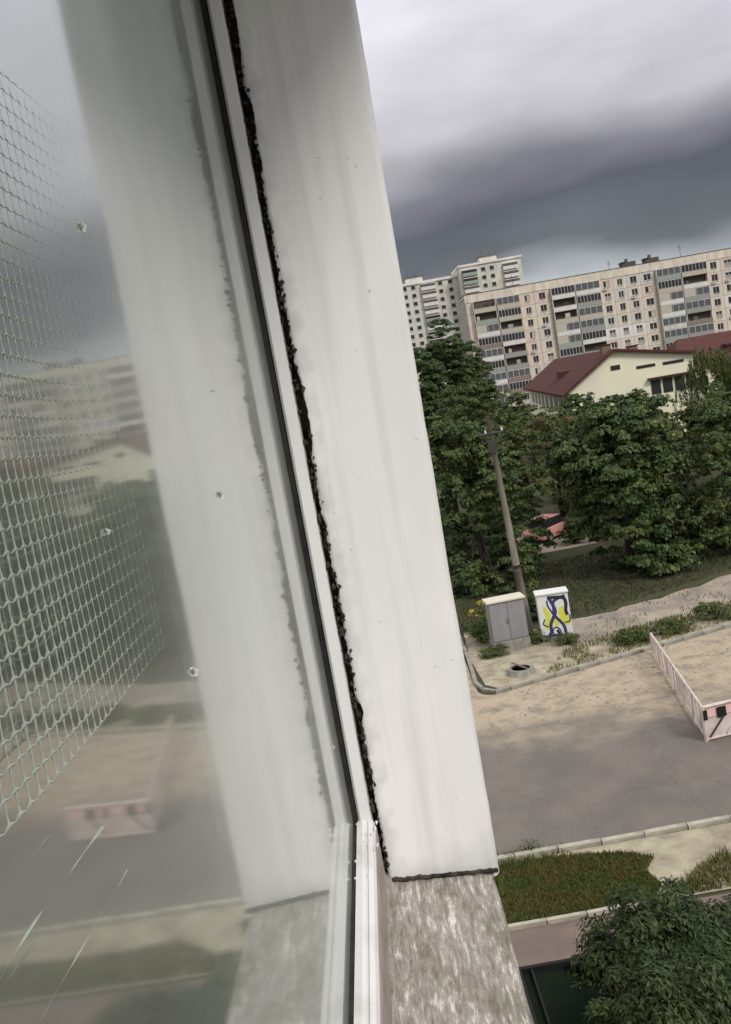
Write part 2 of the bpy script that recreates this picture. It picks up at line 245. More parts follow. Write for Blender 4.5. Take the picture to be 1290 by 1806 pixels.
# ------------------------------------------------------------ builders
class MB:
    def __init__(s): s.v = []; s.f = []; s.mi = []; s.mats = []
    def m(s, name):
        if name not in s.mats: s.mats.append(name)
        return s.mats.index(name)
    def face(s, pts, mt):
        i = len(s.v); s.v += [tuple(p) for p in pts]; s.f.append(tuple(range(i, i+len(pts)))); s.mi.append(s.m(mt))
    def hexa(s, p, mt):   # p: 4 bottom, 4 top (ccw from above)
        i = len(s.v); s.v += [tuple(q) for q in p]
        for f in ((3, 2, 1, 0), (4, 5, 6, 7), (0, 1, 5, 4), (1, 2, 6, 5), (2, 3, 7, 6), (3, 0, 4, 7)):
            s.f.append(tuple(i+k for k in f)); s.mi.append(s.m(mt))
    def box(s, a, b, mt):
        x0, y0, z0 = a; x1, y1, z1 = b
        s.hexa([(x0, y0, z0), (x1, y0, z0), (x1, y1, z0), (x0, y1, z0), (x0, y0, z1), (x1, y0, z1), (x1, y1, z1), (x0, y1, z1)], mt); return s
    def tube(s, pts, rad, mt, n=8, cap=True):
        i0 = len(s.v); P = [Vector(p) for p in pts]; K = len(P)
        rad = rad if hasattr(rad, '__len__') else [rad]*K
        for k, p in enumerate(P):
            d = (P[min(k+1, K-1)]-P[max(k-1, 0)]).normalized(); a = d.cross(Vector((0, 0, 1)) if abs(d.z) < .9 else Vector((1, 0, 0))).normalized(); b = d.cross(a)
            for j in range(n):
                t = 2*PI*j/n; s.v.append(tuple(p+(a*math.cos(t)+b*math.sin(t))*rad[k]))
        for k in range(K-1):
            for j in range(n):
                a_ = i0+k*n+j; b_ = i0+k*n+(j+1) % n; s.f.append((a_, b_, b_+n, a_+n)); s.mi.append(s.m(mt))
        if cap:
            s.f.append(tuple(i0+j for j in range(n))); s.mi.append(s.m(mt)); s.f.append(tuple(i0+(K-1)*n+j for j in reversed(range(n)))); s.mi.append(s.m(mt))
        return s
    def mesh(s, name, smooth=False):
        me = bpy.data.meshes.new(name); me.from_pydata(s.v, [], s.f)
        for q in s.mats: me.materials.append(M[q])
        me.polygons.foreach_set('material_index', s.mi)
        if smooth: me.polygons.foreach_set('use_smooth', [True]*len(s.f))
        me.update(); return me
    def build(s, name, parent=None, smooth=False, loc=None):
        return put(name, s.mesh(name, smooth), parent, loc)

def put(name, me, parent=None, loc=None, rz=0):
    o = bpy.data.objects.new(name, me); COL.objects.link(o)
    if parent: o.parent = parent
    if loc is not None: o.location = loc
    if rz: o.rotation_euler.z = rz
    return o
def tag(o, label=None, cat=None, group=None, kind=None):
    for k, v in (('label', label), ('category', cat), ('group', group), ('kind', kind)):
        if v: o[k] = v
    return o
def thing(name, label, cat, loc=(0, 0, 0), rz=0, group=None):
    o = put(name, None, None, loc, rz); o.empty_display_size = .2; return tag(o, label, cat, group)
def bevel(o, wd, seg=2):
    b = o.modifiers.new('bevel', 'BEVEL'); b.width = wd; b.segments = seg; b.limit_method = 'ANGLE'; return o

def npmesh(name, V, F4, mt, smooth=False):
    me = bpy.data.meshes.new(name); n = len(F4)
    me.vertices.add(len(V)); me.vertices.foreach_set('co', V.astype(np.float32).ravel())
    me.loops.add(n*4); me.loops.foreach_set('vertex_index', F4.astype(np.int32).ravel())
    me.polygons.add(n); me.polygons.foreach_set('loop_start', np.arange(0, n*4, 4, dtype=np.int32)); me.polygons.foreach_set('loop_total', np.full(n, 4, dtype=np.int32))
    me.update(calc_edges=True)
    for q in ([mt] if isinstance(mt, str) else mt): me.materials.append(M[q])
    return me

# ---- sheets of ground
def sheet(name, pts, z, mt, sub=0, jit=0.0, kind='structure'):
    """polygon sheet, its outline subdivided and roughened"""
    P = []
    for i, p in enumerate(pts):
        q = pts[(i+1) % len(pts)]; d = math.hypot(q[0]-p[0], q[1]-p[1]); k = max(1, int(d/sub)) if sub else 1
        for j in range(k):
            t = j/k; x = p[0]+(q[0]-p[0])*t; y = p[1]+(q[1]-p[1])*t
            if jit:
                nv = mnoise.noise_vector(Vector((x*1.3, y*1.3, 3.1)))+mnoise.noise_vector(Vector((x*4.3, y*4.3, 7.1)))*.5
                x += nv.x*jit; y += nv.y*jit
            P.append((x, y, z))
    b = MB(); b.face(P, mt); o = b.build(name)
    import bmesh
    bm = bmesh.new(); bm.from_mesh(o.data); bmesh.ops.triangulate(bm, faces=bm.faces[:]); bm.to_mesh(o.data); bm.free()
    return tag(o, kind=kind)

def inpoly(x, y, P):
    c = np.zeros(len(x), bool); n = len(P)
    for i in range(n):
        x0, y0 = P[i]; x1, y1 = P[(i+1) % n]
        if y0 == y1: continue
        c ^= ((y0 > y) != (y1 > y)) & (x < (x1-x0)*(y-y0)/(y1-y0)+x0)
    return c
def tufts(name, poly, n, h, mt, wd=.012, clump=0.0, z0=.01, label=None, cat='grass'):
    P = np.array(poly); x = rng.uniform(P[:, 0].min(), P[:, 0].max(), n*3); y = rng.uniform(P[:, 1].min(), P[:, 1].max(), n*3)
    k = inpoly(x, y, poly)
    if clump:
        g = np.array([mnoise.noise(Vector((a*1.1, b*1.1, 9.0))) for a, b in zip(x, y)]); k &= (g > clump-rng.uniform(0, .35, len(x)))
    x = x[k][:n]; y = y[k][:n]; m_ = len(x)
    a = rng.uniform(0, 2*PI, m_); hh = h*rng.uniform(.45, 1.2, m_); le = rng.normal(0, .35, (m_, 2))*hh[:, None]
    dx = np.cos(a)*wd; dy = np.sin(a)*wd; z = np.full(m_, z0)
    b0 = np.stack([x-dx, y-dy, z-.01], 1); b1 = np.stack([x+dx, y+dy, z-.01], 1)
    t1 = np.stack([x+le[:, 0]+dx*.3, y+le[:, 1]+dy*.3, z+hh], 1); t0 = np.stack([x+le[:, 0]-dx*.3, y+le[:, 1]-dy*.3, z+hh], 1)
    V = np.stack([b0, b1, t1, t0], 1).reshape(-1, 3); F = np.arange(m_*4).reshape(-1, 4)
    return tag(put(name, npmesh(name, V, F, mt)), label, cat, kind='stuff')

# ---- trees
def crown_mesh(name, blobs, nclust, nleaf, size, mt, droop=.25, spread=.42, asp=.55, mats2=None, frac2=0.0, hang=0.0):
    size *= .74; nleaf = int(nleaf*1.7)
    B = np.array(blobs, float); area = (B[:, 3]*B[:, 4]+B[:, 3]*B[:, 5]+B[:, 4]*B[:, 5]); pr = area/area.sum()
    bi = rng.choice(len(B), nclust, p=pr); d = rng.normal(size=(nclust, 3)); d[:, 2] += .25; d /= np.linalg.norm(d, axis=1)[:, None]
    rr = rng.uniform(.72, 1.06, nclust)**.8; inner = rng.random(nclust) < .22; rr[inner] *= rng.uniform(.35, .85, inner.sum())
    C0 = B[bi, :3]+d*B[bi, 3:6]*rr[:, None]
    ci = np.repeat(np.arange(nclust), nleaf); n = len(ci)
    csz = spread*rng.uniform(.6, 1.35, nclust)
    off = rng.normal(size=(n, 3)); off /= np.linalg.norm(off, axis=1)[:, None]; off[:, 2] = np.abs(off[:, 2])*.75-.25
    off *= (rng.random(n)**.4)[:, None]*csz[ci][:, None]
    if hang: off[:, 2] -= rng.random(n)*hang; off[:, :2] *= .5
    P = C0[ci]+off+d[ci]*.05
    nrm = off/ (np.linalg.norm(off, axis=1)[:, None]+1e-6)*.7+d[ci]*.5+rng.normal(size=(n, 3))*.45+np.array([0, 0, .45]); nrm /= np.linalg.norm(nrm, axis=1)[:, None]
    t = rng.normal(size=(n, 3)); t[:, 2] -= droop*2; t -= (t*nrm).sum(1)[:, None]*nrm; t /= np.linalg.norm(t, axis=1)[:, None]
    s = np.cross(nrm, t); L_ = size*rng.uniform(.6, 1.3, n)[:, None]; W = L_*asp
    V = np.stack([P-t*L_*.5, P+s*W*.5-nrm*L_*.05, P+t*L_*.5-nrm*L_*.18, P-s*W*.5-nrm*L_*.05], 1).reshape(-1, 3)
    me = npmesh(name, V, np.arange(n*4).reshape(-1, 4), [mt]+([mats2] if mats2 else []))
    if mats2:
        mi = (rng.random(nclust) < frac2)[ci].astype(np.int32); me.polygons.foreach_set('material_index', mi)
    return me
def trunk_mesh(h, r, limbs, lean=(0, 0), top=.45):
    b = MB(); hh = h*top
    b.tube([(0, 0, -.2), (0, 0, .05), (lean[0]*.3, lean[1]*.3, hh*.5), (lean[0], lean[1], hh)], [r*1.5, r*1.15, r*.9, r*.7], 'bark', 9)
    for (x, y, z) in limbs:
        b.tube([(lean[0]*.8, lean[1]*.8, hh*.85), ((x+lean[0])*.45, (y+lean[1])*.45, hh+(z-hh)*.5), (x, y, z)], [r*.55, r*.35, r*.1], 'bark', 6)
    return b.mesh('trunk', True)
def auto_blobs(h, rx, ry, z0, n, k=.5):
    out_ = [(0, 0, (h+z0)/2+.1*h, rx*.72, ry*.72, (h-z0)*.42)]
    for i in range(n):
        a = random.uniform(0, 2*PI); zz = random.uniform(z0+.12*(h-z0), h-.12*(h-z0)); prof = math.sin(PI*min(1, max(.05, ((zz-z0)/(h-z0))**.75)))**.6
        q = random.uniform(.45, .75)*prof; s = random.uniform(.8, 1.15)*k
        out_.append((math.cos(a)*rx*q, math.sin(a)*ry*q, zz, rx*s*.75, ry*s*.75, (h-z0)*.5*s*.6))
    out_.append((0, 0, h-.2*(h-z0), rx*.42, ry*.42, (h-z0)*.2))
    return out_
def tree(label, loc, h, rx, ry, z0, mt, nclust=220, nleaf=45, size=.3, nb=11, name='tree', group=None, blobs=None, **kw):
    t = thing(name, label, 'tree', loc, random.uniform(0, 6.28) if blobs is None else 0, group)
    bl = blobs or auto_blobs(h, rx, ry, z0, nb)
    limbs = [(b_[0]*.8, b_[1]*.8, b_[2]) for b_ in bl[1:7]]
    put('trunk', trunk_mesh(h, max(.1, h*.022), limbs), t)
    put('crown', crown_mesh('crown', bl, nclust, nleaf, size, mt, **kw), t)
    return t
def bush(label, loc, rx, ry, h, mt, nclust=40, nleaf=30, size=.12, name='shrub', group=None, cat='shrub', **kw):
    bl = [(0, 0, h*.45, rx*.8, ry*.8, h*.5)]+[(random.uniform(-.5, .5)*rx, random.uniform(-.5, .5)*ry, h*random.uniform(.3, .65), rx*.45, ry*.45, h*.35) for _ in range(5)]
    t = thing(name, label, cat, loc, 0, group)
    b = MB()
    for i in range(5):
        a = i*1.3; b.tube([(0, 0, -.05), (math.cos(a)*rx*.3, math.sin(a)*ry*.3, h*.4), (math.cos(a)*rx*.5, math.sin(a)*ry*.5, h*.75)], [.025, .018, .008], 'bark', 5)
    b.build('stem', t)
    put('foliage', crown_mesh('foliage', bl, nclust, nleaf, size, mt, spread=.22, **kw), t)
    return t

# ============================================================ SETTING: ground
sheet('ground', [(-1500, -1500), (1500, -1500), (1500, 1500), (-1500, 1500)], -.02, 'ground')
def kl(x): return 30.35+.29*(x-3.3)      # line of the far kerb
road_pts = [(-60, 19.62), (60, 19.62), (60, kl(60)-.1), (3.6, kl(3.6)-.1)]+[(3.3-.5*math.sin(a), 30.9-.62*math.cos(a)) for a in (0.0, .5, 1.0, 1.5)]+[(2.85, 34.9), (3.1, 60), (3.4, 95), (-3.2, 95), (-3.2, 30.4), (-60, 30.4)]
sheet('road', road_pts, 0.0, 'road')
sheet('dirt_path', [(7.4, 52.0), (13.2, 52.4), (12.8, 59), (8.2, 59)], .004, 'dirt', 1.0, .25)
M['dirt'].node_tree.nodes['Noise Texture'].inputs['Scale'].default_value = .9
sheet('trodden_yard', [(6.1, 33.4), (9.3, 34.2), (14, 35.4), (30, 40), (44, 44), (44, 52), (30, 47), (20, 43), (15.5, 40.2), (12.5, 38.8), (10.2, 38.1), (8.6, 37.6), (7.2, 37.8), (6.3, 35.9)], .006, 'dirt', .5, .22)
sheet('dry_verge', [(3.05, 34.7), (3.15, 31.4), (3.6, 30.75), (6, kl(6)+.1), (9, kl(9)+.1), (14, kl(14)+.1), (44, kl(44)+.1), (44, kl(44)+3.6), (14, 36.0), (9.2, 34.9), (7.6, 34.3), (6.6, 36.6), (5.0, 38.5), (3.3, 38.6)], .002, 'tan', .5, .04)
sheet('verge', [(-30, 16.95), (30, 16.95), (30, 19.4), (-30, 19.4)], .002, 'tan')
GP = [(-4, 17.05), (2.4, 17.03), (4.35, 17.0), (4.7, 17.5), (4.55, 18.1), (4.9, 18.55), (4.4, 18.95), (3.4, 19.2), (2.2, 19.36), (-4, 19.38)]
sheet('lawn', GP, .006, 'turf', .3, .05)
sheet('footpath', [(-30, 15.62), (7.5, 15.62), (30, 15.7), (30, 16.82), (-30, 16.82)], .003, 'path')
sheet('flower_bed', [(-30, 6), (30, 6), (30, 15.5), (-30, 15.5)], -.008, 'turf')
# kerbs: every stone a piece
def kerb(name, pts, stone, wd, h, label, mt='kerb'):
    root = put(name, None); tag(root, label, kind='structure')
    base = MB(); base.box((-stone/2+.012, -wd/2, 0), (stone/2-.012, wd/2, h), mt); me = base.mesh('kerb_stone')
    for p, q in zip(pts[:-1], pts[1:]):
        d = math.hypot(q[0]-p[0], q[1]-p[1]); n = max(1, round(d/stone)); a = math.atan2(q[1]-p[1], q[0]-p[0])
        for i in range(n):
            t = (i+.5)/n; o = put('kerb_stone', me, root, (p[0]+(q[0]-p[0])*t+random.uniform(-.01, .01), p[1]+(q[1]-p[1])*t+random.uniform(-.012, .012), -.02+random.uniform(-.02, .012)), a+random.uniform(-.012, .012))
            o.scale.x = d/n/stone; o.rotation_euler.y = random.uniform(-.012, .012)
    return root
def rubble(name, poly, n_, label):
    P = np.array(poly); V = []; F = []
    x = rng.uniform(P[:, 0].min(), P[:, 0].max(), n_*2); y = rng.uniform(P[:, 1].min(), P[:, 1].max(), n_*2); k_ = inpoly(x, y, poly)
    for a, c in list(zip(x[k_], y[k_]))[:n_]:
        s_ = random.uniform(.012, .05)*random.random()+.01; i0 = len(V); rz_ = random.random()*3
        for q in range(4): V.append((a+s_*math.cos(rz_+q*1.57)*random.uniform(.7, 1.3), c+s_*math.sin(rz_+q*1.57)*random.uniform(.7, 1.3), 0))
        for q in range(4): V.append((V[i0+q][0]*.6+a*.4, V[i0+q][1]*.6+c*.4, s_*random.uniform(.6, 1)))
        for f in ((4, 5, 6, 7), (0, 1, 5, 4), (1, 2, 6, 5), (2, 3, 7, 6), (3, 0, 4, 7)): F.append([i0+q for q in f])
    return tag(put(name, npmesh(name, np.array(V), np.array(F), 'concrete')), label, 'rubble', kind='stuff')
rubble('gravel', [(3, 27), (16, 27.5), (20, 36), (8, 33), (3.6, 30.2)], 900, 'scattered grit on the sandy edge of the road')
rubble('gravel', [(3.2, 30.8), (20, 35), (30, 41), (14, 38), (6, 36), (3.2, 37)], 900, 'grit and stones on the dry verge and yard')
kerb('near_kerb', [(-6, 19.5), (26, 19.5)], 1.0, .15, .12, 'pale concrete kerb on the near side of the road')
kerb('lawn_edging', [(-6, 16.88), (4.6, 16.88)], .8, .1, .11, 'thin pale edging between lawn and footpath')
kerb('far_kerb', [(3.2, 45), (2.98, 34.6), (2.85, 31.6), (2.98, 30.9), (3.35, 30.45), (3.9, kl(3.9)), (40, kl(40))], .9, .14, .13, 'worn kerb turning round the island with the cabinets', 'concrete')
tufts('lawn_grass', GP, 30000, .075, 'grass', .013, z0=.012, label='short green lawn between the road kerb and footpath')
tufts('weeds', [(4.6, 17.0), (12, 17.0), (12, 18.3), (7.5, 18.1), (6.2, 18.2), (5.4, 17.7)], 6500, .16, 'grass2', .014, label='olive weeds right of the sandy patch')
tufts('verge_weeds', [(5.4, 31.4), (8.2, 32.2), (14, 34), (24, 37), (24, 39.2), (14, 36.2), (9, 34.9), (6.6, 33.7)], 6500, .15, 'grass2', .02, clump=-.02, label='patchy yellow-green weeds along the far kerb')
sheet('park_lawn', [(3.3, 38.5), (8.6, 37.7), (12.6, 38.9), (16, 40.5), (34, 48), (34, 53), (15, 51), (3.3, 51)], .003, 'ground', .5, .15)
tufts('yard_weeds', [(6.3, 33.6), (14, 35.6), (30, 40.3), (30, 46), (14, 39.4), (9, 37.8), (6.6, 37.5)], 2600, .12, 'grass2', .02, clump=.22, label='sparse weed patches on the trodden yard')
tufts('park_grass', [(3.3, 38.4), (9, 38), (16, 41), (34, 48), (34, 52), (18, 50.5), (6, 49.3), (3.3, 49)], 22000, .12, 'shaded_grass', .016, label='grass under the park trees, coloured dark for their shade')
tufts('kerb_weeds', [(-1, 19.3), (3.2, 19.3), (3.2, 19.75), (-1, 19.75)], 500, .1, 'grass2', .012, clump=.1, label='sparse weeds growing along the near kerb')

# ============================================================ near window and wall (camera looks along the facade)
FM = R(1.2)
def facade(name, label=None, cat=None, kind=None):   # an Empty whose local x = outwards, y = along the facade, z = up
    o = put(name, None, None, (0, 0, EYE), -FM); return tag(o, label, cat, kind=kind)
GW, UJ = -.107, 1.093
wall = facade('wall', 'pale outer wall around the window opening', kind='structure')
b = MB(); OUT = .052
b.box((-.30, 1.175, -EYE), (OUT, 14, 6), 'render'); b.build('wall_beyond_window', wall)
b = MB(); b.box((-.30, -1.2, -EYE), (.045, 1.17, -.72), 'render'); b.build('wall_below_window', wall)
b = MB(); b.box((-.30, -1.2, .82), (OUT+.01, 1.172, 6), 'render'); b.build('wall_above_window', wall)
b = MB(); b.box((-.30, -9, -EYE), (OUT, -1.202, 6), 'render'); b.build('wall_behind', wall)
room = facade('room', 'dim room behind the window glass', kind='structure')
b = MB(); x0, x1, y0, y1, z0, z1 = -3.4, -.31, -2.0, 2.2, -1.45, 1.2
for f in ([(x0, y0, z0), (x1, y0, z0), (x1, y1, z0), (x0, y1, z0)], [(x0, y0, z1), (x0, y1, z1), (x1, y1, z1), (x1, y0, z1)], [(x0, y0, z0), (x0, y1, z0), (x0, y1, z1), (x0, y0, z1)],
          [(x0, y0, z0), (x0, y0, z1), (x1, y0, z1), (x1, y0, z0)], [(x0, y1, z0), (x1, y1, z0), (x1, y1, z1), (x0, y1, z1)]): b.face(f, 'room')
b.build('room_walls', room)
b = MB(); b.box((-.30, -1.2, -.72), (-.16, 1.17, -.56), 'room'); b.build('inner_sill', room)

win = facade('window', 'white plastic window with a reflecting glass pane, left of the plastered reveal', 'window')
b = MB(); b.face([(GW, -1.0, -.535), (GW, UJ, -.535), (GW, UJ, .80), (GW, -1.0, .80)], 'pane'); b.build('glass_pane', win)
b = MB(); b.box((GW-.006, UJ-.001, -.548), (GW+.0062, UJ+.012, .81), 'gasket'); b.box((GW-.006, -1.0, -.543), (GW+.004, UJ-.002, -.5325), 'gasket')
b.build('gasket', win)
# upright post: stepped profile swept vertically, slightly uneven
def post_profile():
    b = MB(); prof = [(GW+.0065, UJ+.010), (GW+.0075, UJ+.001), (GW+.0105, UJ-.0015), (GW+.0225, UJ+.0035), (GW+.0235, UJ+.006), (GW+.0235, UJ+.04), (GW+.003, UJ+.04)]
    zs = np.linspace(-.558, .81, 90); V = []; n = len(prof)
    for z in zs:
        dx = mnoise.noise(Vector((0, 0, z*5)))*.0006
        V += [(x+dx, y, z) for x, y in prof]
    F = [(k*n+j, k*n+(j+1) % n, (k+1)*n+(j+1) % n, (k+1)*n+j) for k in range(len(zs)-1) for j in range(n)]
    b.v = V; b.f = F; b.mi = [b.m('pvc')]*len(F); return b
post_profile().build('frame_post', win)
def rail_profile():
    b = MB(); prof = [(GW+.003, -.54), (GW+.005, -.5315), (GW+.012, -.5305), (GW+.015, -.5345), (GW+.018, -.5345), (GW+.0195, -.532), (GW+.0245, -.5345), (GW+.0268, -.54), (GW+.0268, -.66), (GW-.02, -.66), (GW-.02, -.558), (GW+.003, -.548)]
    us = np.linspace(-1.0, UJ+.004, 120); V = []; n = len(prof)
    for u in us:
        V += [(x, u, z+mnoise.noise(Vector((u*9, x*60, 0)))*.0008) for x, z in prof]
    F = [(k*n+j, (k+1)*n+j, (k+1)*n+(j+1) % n, k*n+(j+1) % n) for k in range(len(us)-1) for j in range(n)]
    b.v = V; b.f = F; b.mi = [b.m('pvc')]*len(F); return b
rail_profile().build('frame_rail', win)
b = MB(); b.box((GW+.0271, -1.0, -.66), (GW+.0281, UJ+.003, -.546), 'rail_side'); b.build('drip_strip', win)
b = MB(); b.box((GW-.02, -1.2, .80), (GW+.025, UJ+.04, .82), 'pvc'); b.build('frame_head', win)
b = MB(); b.box((GW-.02, -1.2, -.66), (GW+.031, -1.002, .80), 'pvc'); b.build('frame_post', win)
# lumps of old paint on the corner where post meets rail
V = []
b = MB()
for i in range(26):
    u = UJ-.004-abs(random.gauss(0, .06)); x = GW+.004+random.random()*.026; s = random.uniform(.0008, .0024)
    z = -.534+random.uniform(0, .0015)
    b.tube([(x, u-s, z-.002), (x, u, z+s*.6), (x+random.uniform(-s, s), u+s*1.6, z-.001)], [s*.3, s, s*.25], 'pvc', 6)
tag(b.build('paint_crumbs', win, True), kind='stuff')
for (u, z, s) in ((.4, .09, .0019), (.605, -.05, .0027), (.435, -.12, .0024), (.345, -.035, .0012), (.66, .02, .001), (1.02, -.4, .002)):
    b = MB(); b.tube([(GW+.0005, u-s*.6, z+s*.8), (GW+.0014, u, z), (GW+.0006, u+s*.5, z-s)], [s*.35, s*.6, s*.45], 'fleck', 7); b.build('paint_fleck', win, True)
# black gap with old foam between frame and reveal
b = MB(); b.box((GW+.0235, UJ+.037, -.66), (-.052, UJ+.06, .82), 'foam'); b.build('joint_filler', win)
b = MB()
for i in range(330):
    z = random.uniform(-.63, .8); s = random.uniform(.0008, .0030); x = GW+.0245+random.random()*.010
    b.tube([(x, UJ+.012, z-s), (x+random.uniform(-s, s), UJ+.008+random.uniform(0, .01), z), (x, UJ+.02, z+s*1.3)], [s*.4, s, s*.4], 'foam', 5)
tag(b.build('foam_crumbs', win, True), kind='stuff')

# reveal board: uneven inner edge, rounded outer edge
RV = facade('window_reveal', 'white painted plaster reveal beside the window frame, its inner edge ragged and dark', 'window reveal')
def reveal():
    b = MB(); zs = np.linspace(-.70, .82, 900); prof = [0, .003, .008, .016, .03, .06, .12, .2, .3, .4, .5, .6, .7, .8, .9, .96, .985, 1.0]
    xi, yi, xo, yo = GW+.0325, UJ+.015, .068, UJ+.076
    n = len(prof)+3; V = []
    for z in zs:
        rag = mnoise.noise(Vector((1.7, 0, z*9)))*.0022-.0012+mnoise.noise(Vector((0, 2.0, z*42)))*.0018+mnoise.noise(Vector((5, 0, z*150)))*.0019+mnoise.noise(Vector((5, 3, z*400)))*.001
        bite = 0
        for zb, wb, db in ((.34, .03, .006), (.29, .015, .004), (.015, .03, .005), (-.03, .035, .006), (-.155, .012, .003), (-.395, .014, .006), (.47, .09, .004), (-.235, .02, .003)):
            bite += db*max(0, 1-abs(z-zb)/wb)**.7
        wav = mnoise.noise(Vector((9, 0, z*6)))*.0012+mnoise.noise(Vector((9, 0, z*30)))*.0005
        V.append((xi+rag+bite+.004, UJ+.045, z))
        for t in prof:
            x = xi+(rag+bite)*(1-t)**60+(xo-xi)*t+wav*t; y = yi+(yo-yi)*t
            y += mnoise.noise(Vector((t*4, 0, z*3)))*.0012
            if t < .016: y += (0.016-t)*.16
            if t > .97: y += ((t-.97)/.03)**2*.004
            V.append((x, y, z))
        V.append((xo+.0035+wav, yo+.012, z)); V.append((xo+.002+wav, yo+.05, z))
    F = [(k*n+j, k*n+j+1, (k+1)*n+j+1, (k+1)*n+j) for k in range(len(zs)-1) for j in range(n-1)]
    # bottom slants down and outwards with the sill
    V = [(x, y, z if z > -.60 else max(z, -.632-(x+.08)*.32)) for x, y, z in V]
    b.v = V; b.f = F; b.mi = [b.m('reveal')]*len(F); return b
reveal().build('board', RV, True)
b = MB(); q = [(GW+.060, UJ+.046), (.058, UJ+.092), (.058, UJ+.10), (GW+.060, UJ+.10)]
b.hexa([(x, y, -.70) for x, y in q]+[(x, y, .82) for x, y in q], 'plaster'); b.build('backing', RV)
b = MB(); b.face([(GW+.03, -1.2, .815), (OUT, -1.2, .815), (OUT, UJ+.07, .815), (GW+.03, UJ+.07, .815)], 'reveal'); b.build('soffit', RV)

hd = facade('shade_slab', 'unseen concrete slab added above the window to shade the reveal', kind='structure')
b = MB(); b.box((OUT+.012, -2.2, .80), (.38, 1.38, .94), 'concrete'); b.build('added_slab', hd)  # added out of view to darken the top of the reveal
# outer sill: crinkled wet sheet that slopes outwards
SL = facade('window_sill', 'mottled silvery wet outer sill below the reveal', 'window sill')
def sillm():
    us = np.linspace(-1.0, UJ+.075, 420); xs = np.linspace(GW+.0275, .062, 44); V = []
    for u in us:
        for x in xs:
            t = (x-xs[0])/(xs[-1]-xs[0])
            z = -.622-(x+.08)*.33
            z += mnoise.noise(Vector((x*30, u*14, 0)))*.0035+mnoise.noise(Vector((x*85, u*45, 4)))*.0018+mnoise.noise(Vector((x*200, u*90, 8)))*.0008
            if t < .12: z += (.12-t)**2*.5
            if t > .97: z -= .003
            V.append((x+(mnoise.noise(Vector((0, u*9, 2)))*.002+mnoise.noise(Vector((0, u*40, 2)))*.0008 if t > .9 else 0), u, z))
    n = len(xs); F = [(k*n+j, k*n+j+1, (k+1)*n+j+1, (k+1)*n+j) for k in range(len(us)-1) for j in range(n-1)]
    # outer lip
    m_ = len(V)
    for k in range(len(us)):
        x, u, z = V[k*n+n-1]; V.append((x+.001, u, z-.03))
    F += [(k*n+n-1, m_+k, m_+k+1, (k+1)*n+n-1) for k in range(len(us)-1)]
    b = MB(); b.v = V; b.f = F; b.mi = [b.m('sill')]*len(F); return b
sillm().build('sheet', SL, True)
# dark seam of mastic where reveal meets sill
b = MB(); pts = []
for i in range(60):
    t = i/59; x = GW+.036+t*(.068-GW-.036); y = UJ+.009+t*.063; pts.append((x, y-.003, -.618-(x+.08)*.33+mnoise.noise(Vector((t*14, 0, 0)))*.0022))
b.tube(pts, [.0026+abs(mnoise.noise(Vector((i*.7, 3, 0))))*.0022 for i in range(60)], 'foam', 6); b.build('mastic_seam', SL, True)
b = MB()
for i in range(9):
    x = .055+random.random()*.01; b.tube([(x, UJ+.06, -.685), (x+.004+random.random()*.004, UJ+.055, -.68+random.random()*.012), (x+.010*random.random()+.004, UJ+.05, -.69)], .0005, 'grass2', 4)
b.build('grass_straw', SL)

# insect net over the glass
NC = facade('insect_net', 'pale square-mesh insect net stretched over the window glass, far left', 'insect net')
def net():
    W_ = GW+.011; V = []; F = []
    us = np.arange(-.25, .352, .0060); zs = np.arange(-.078, .128, .0058)
    def pos(u, z):
        d = .0012*math.sin(u*38+z*5)+mnoise.noise(Vector((u*9, z*9, 0)))*.0012
        return (W_+d, u+mnoise.noise(Vector((u*7, z*7, 5)))*.0024, z+mnoise.noise(Vector((u*7, z*8, 9)))*.0024-.006*math.sin(u*5))
    def rad(r, u, z, k):
        f = min(1, max(.10, (.352-u)/.13)); g = (.72+.9*mnoise.noise(Vector((u*9, z*9, 3))))*(1.0-1.6*max(0, z-.02))
        return r*f*max(.35, g)*(1+1.3*(k % 2 == 0))
    def strand(P, r, q):
        i0 = len(V)
        for k, (p, (u, z)) in enumerate(zip(P, q)):
            kn = rad(r, u, z, k)
            V.extend([(p[0]+kn, p[1], p[2]), (p[0]-kn*.5, p[1]+kn*.8, p[2]+kn*.8), (p[0]-kn*.5, p[1]-kn*.8, p[2]-kn*.8)])
        for k in range(len(P)-1):
            for j in range(3):
                a = i0+k*3+j; b_ = i0+k*3+(j+1) % 3; F.append((a, b_, b_+3, a+3))
    for z in zs:
        q = [(u, z) for u in np.arange(us[0], us[-1], .0030)]
        strand([pos(u, z+.0005*math.sin(2*PI*u/.0060)) for u, z in q], .00040, q)
    for u in us:
        q = [(u, z) for z in np.arange(zs[0], zs[-1], .0029)]
        strand([pos(u, z) for u, z in q], .00026, q)
    return npmesh('net', np.array(V), np.array(F), 'net')
tag(put('net', net(), NC), kind='stuff')
b = MB()
for z_, a0, a1 in ((-.112, -.05, .26), (-.132, .1, .27)):
    b.tube([(GW+.008, u, z_+.002*math.sin(u*40)+mnoise.noise(Vector((u*30, 0, z_)))*.0015) for u in np.arange(a0, a1, .006)], [max(.00002, .0011*mnoise.noise(Vector((u*60, 1, z_*50)))) for u in np.arange(a0, a1, .006)], 'net', 5)
b.build('loose_thread', NC)

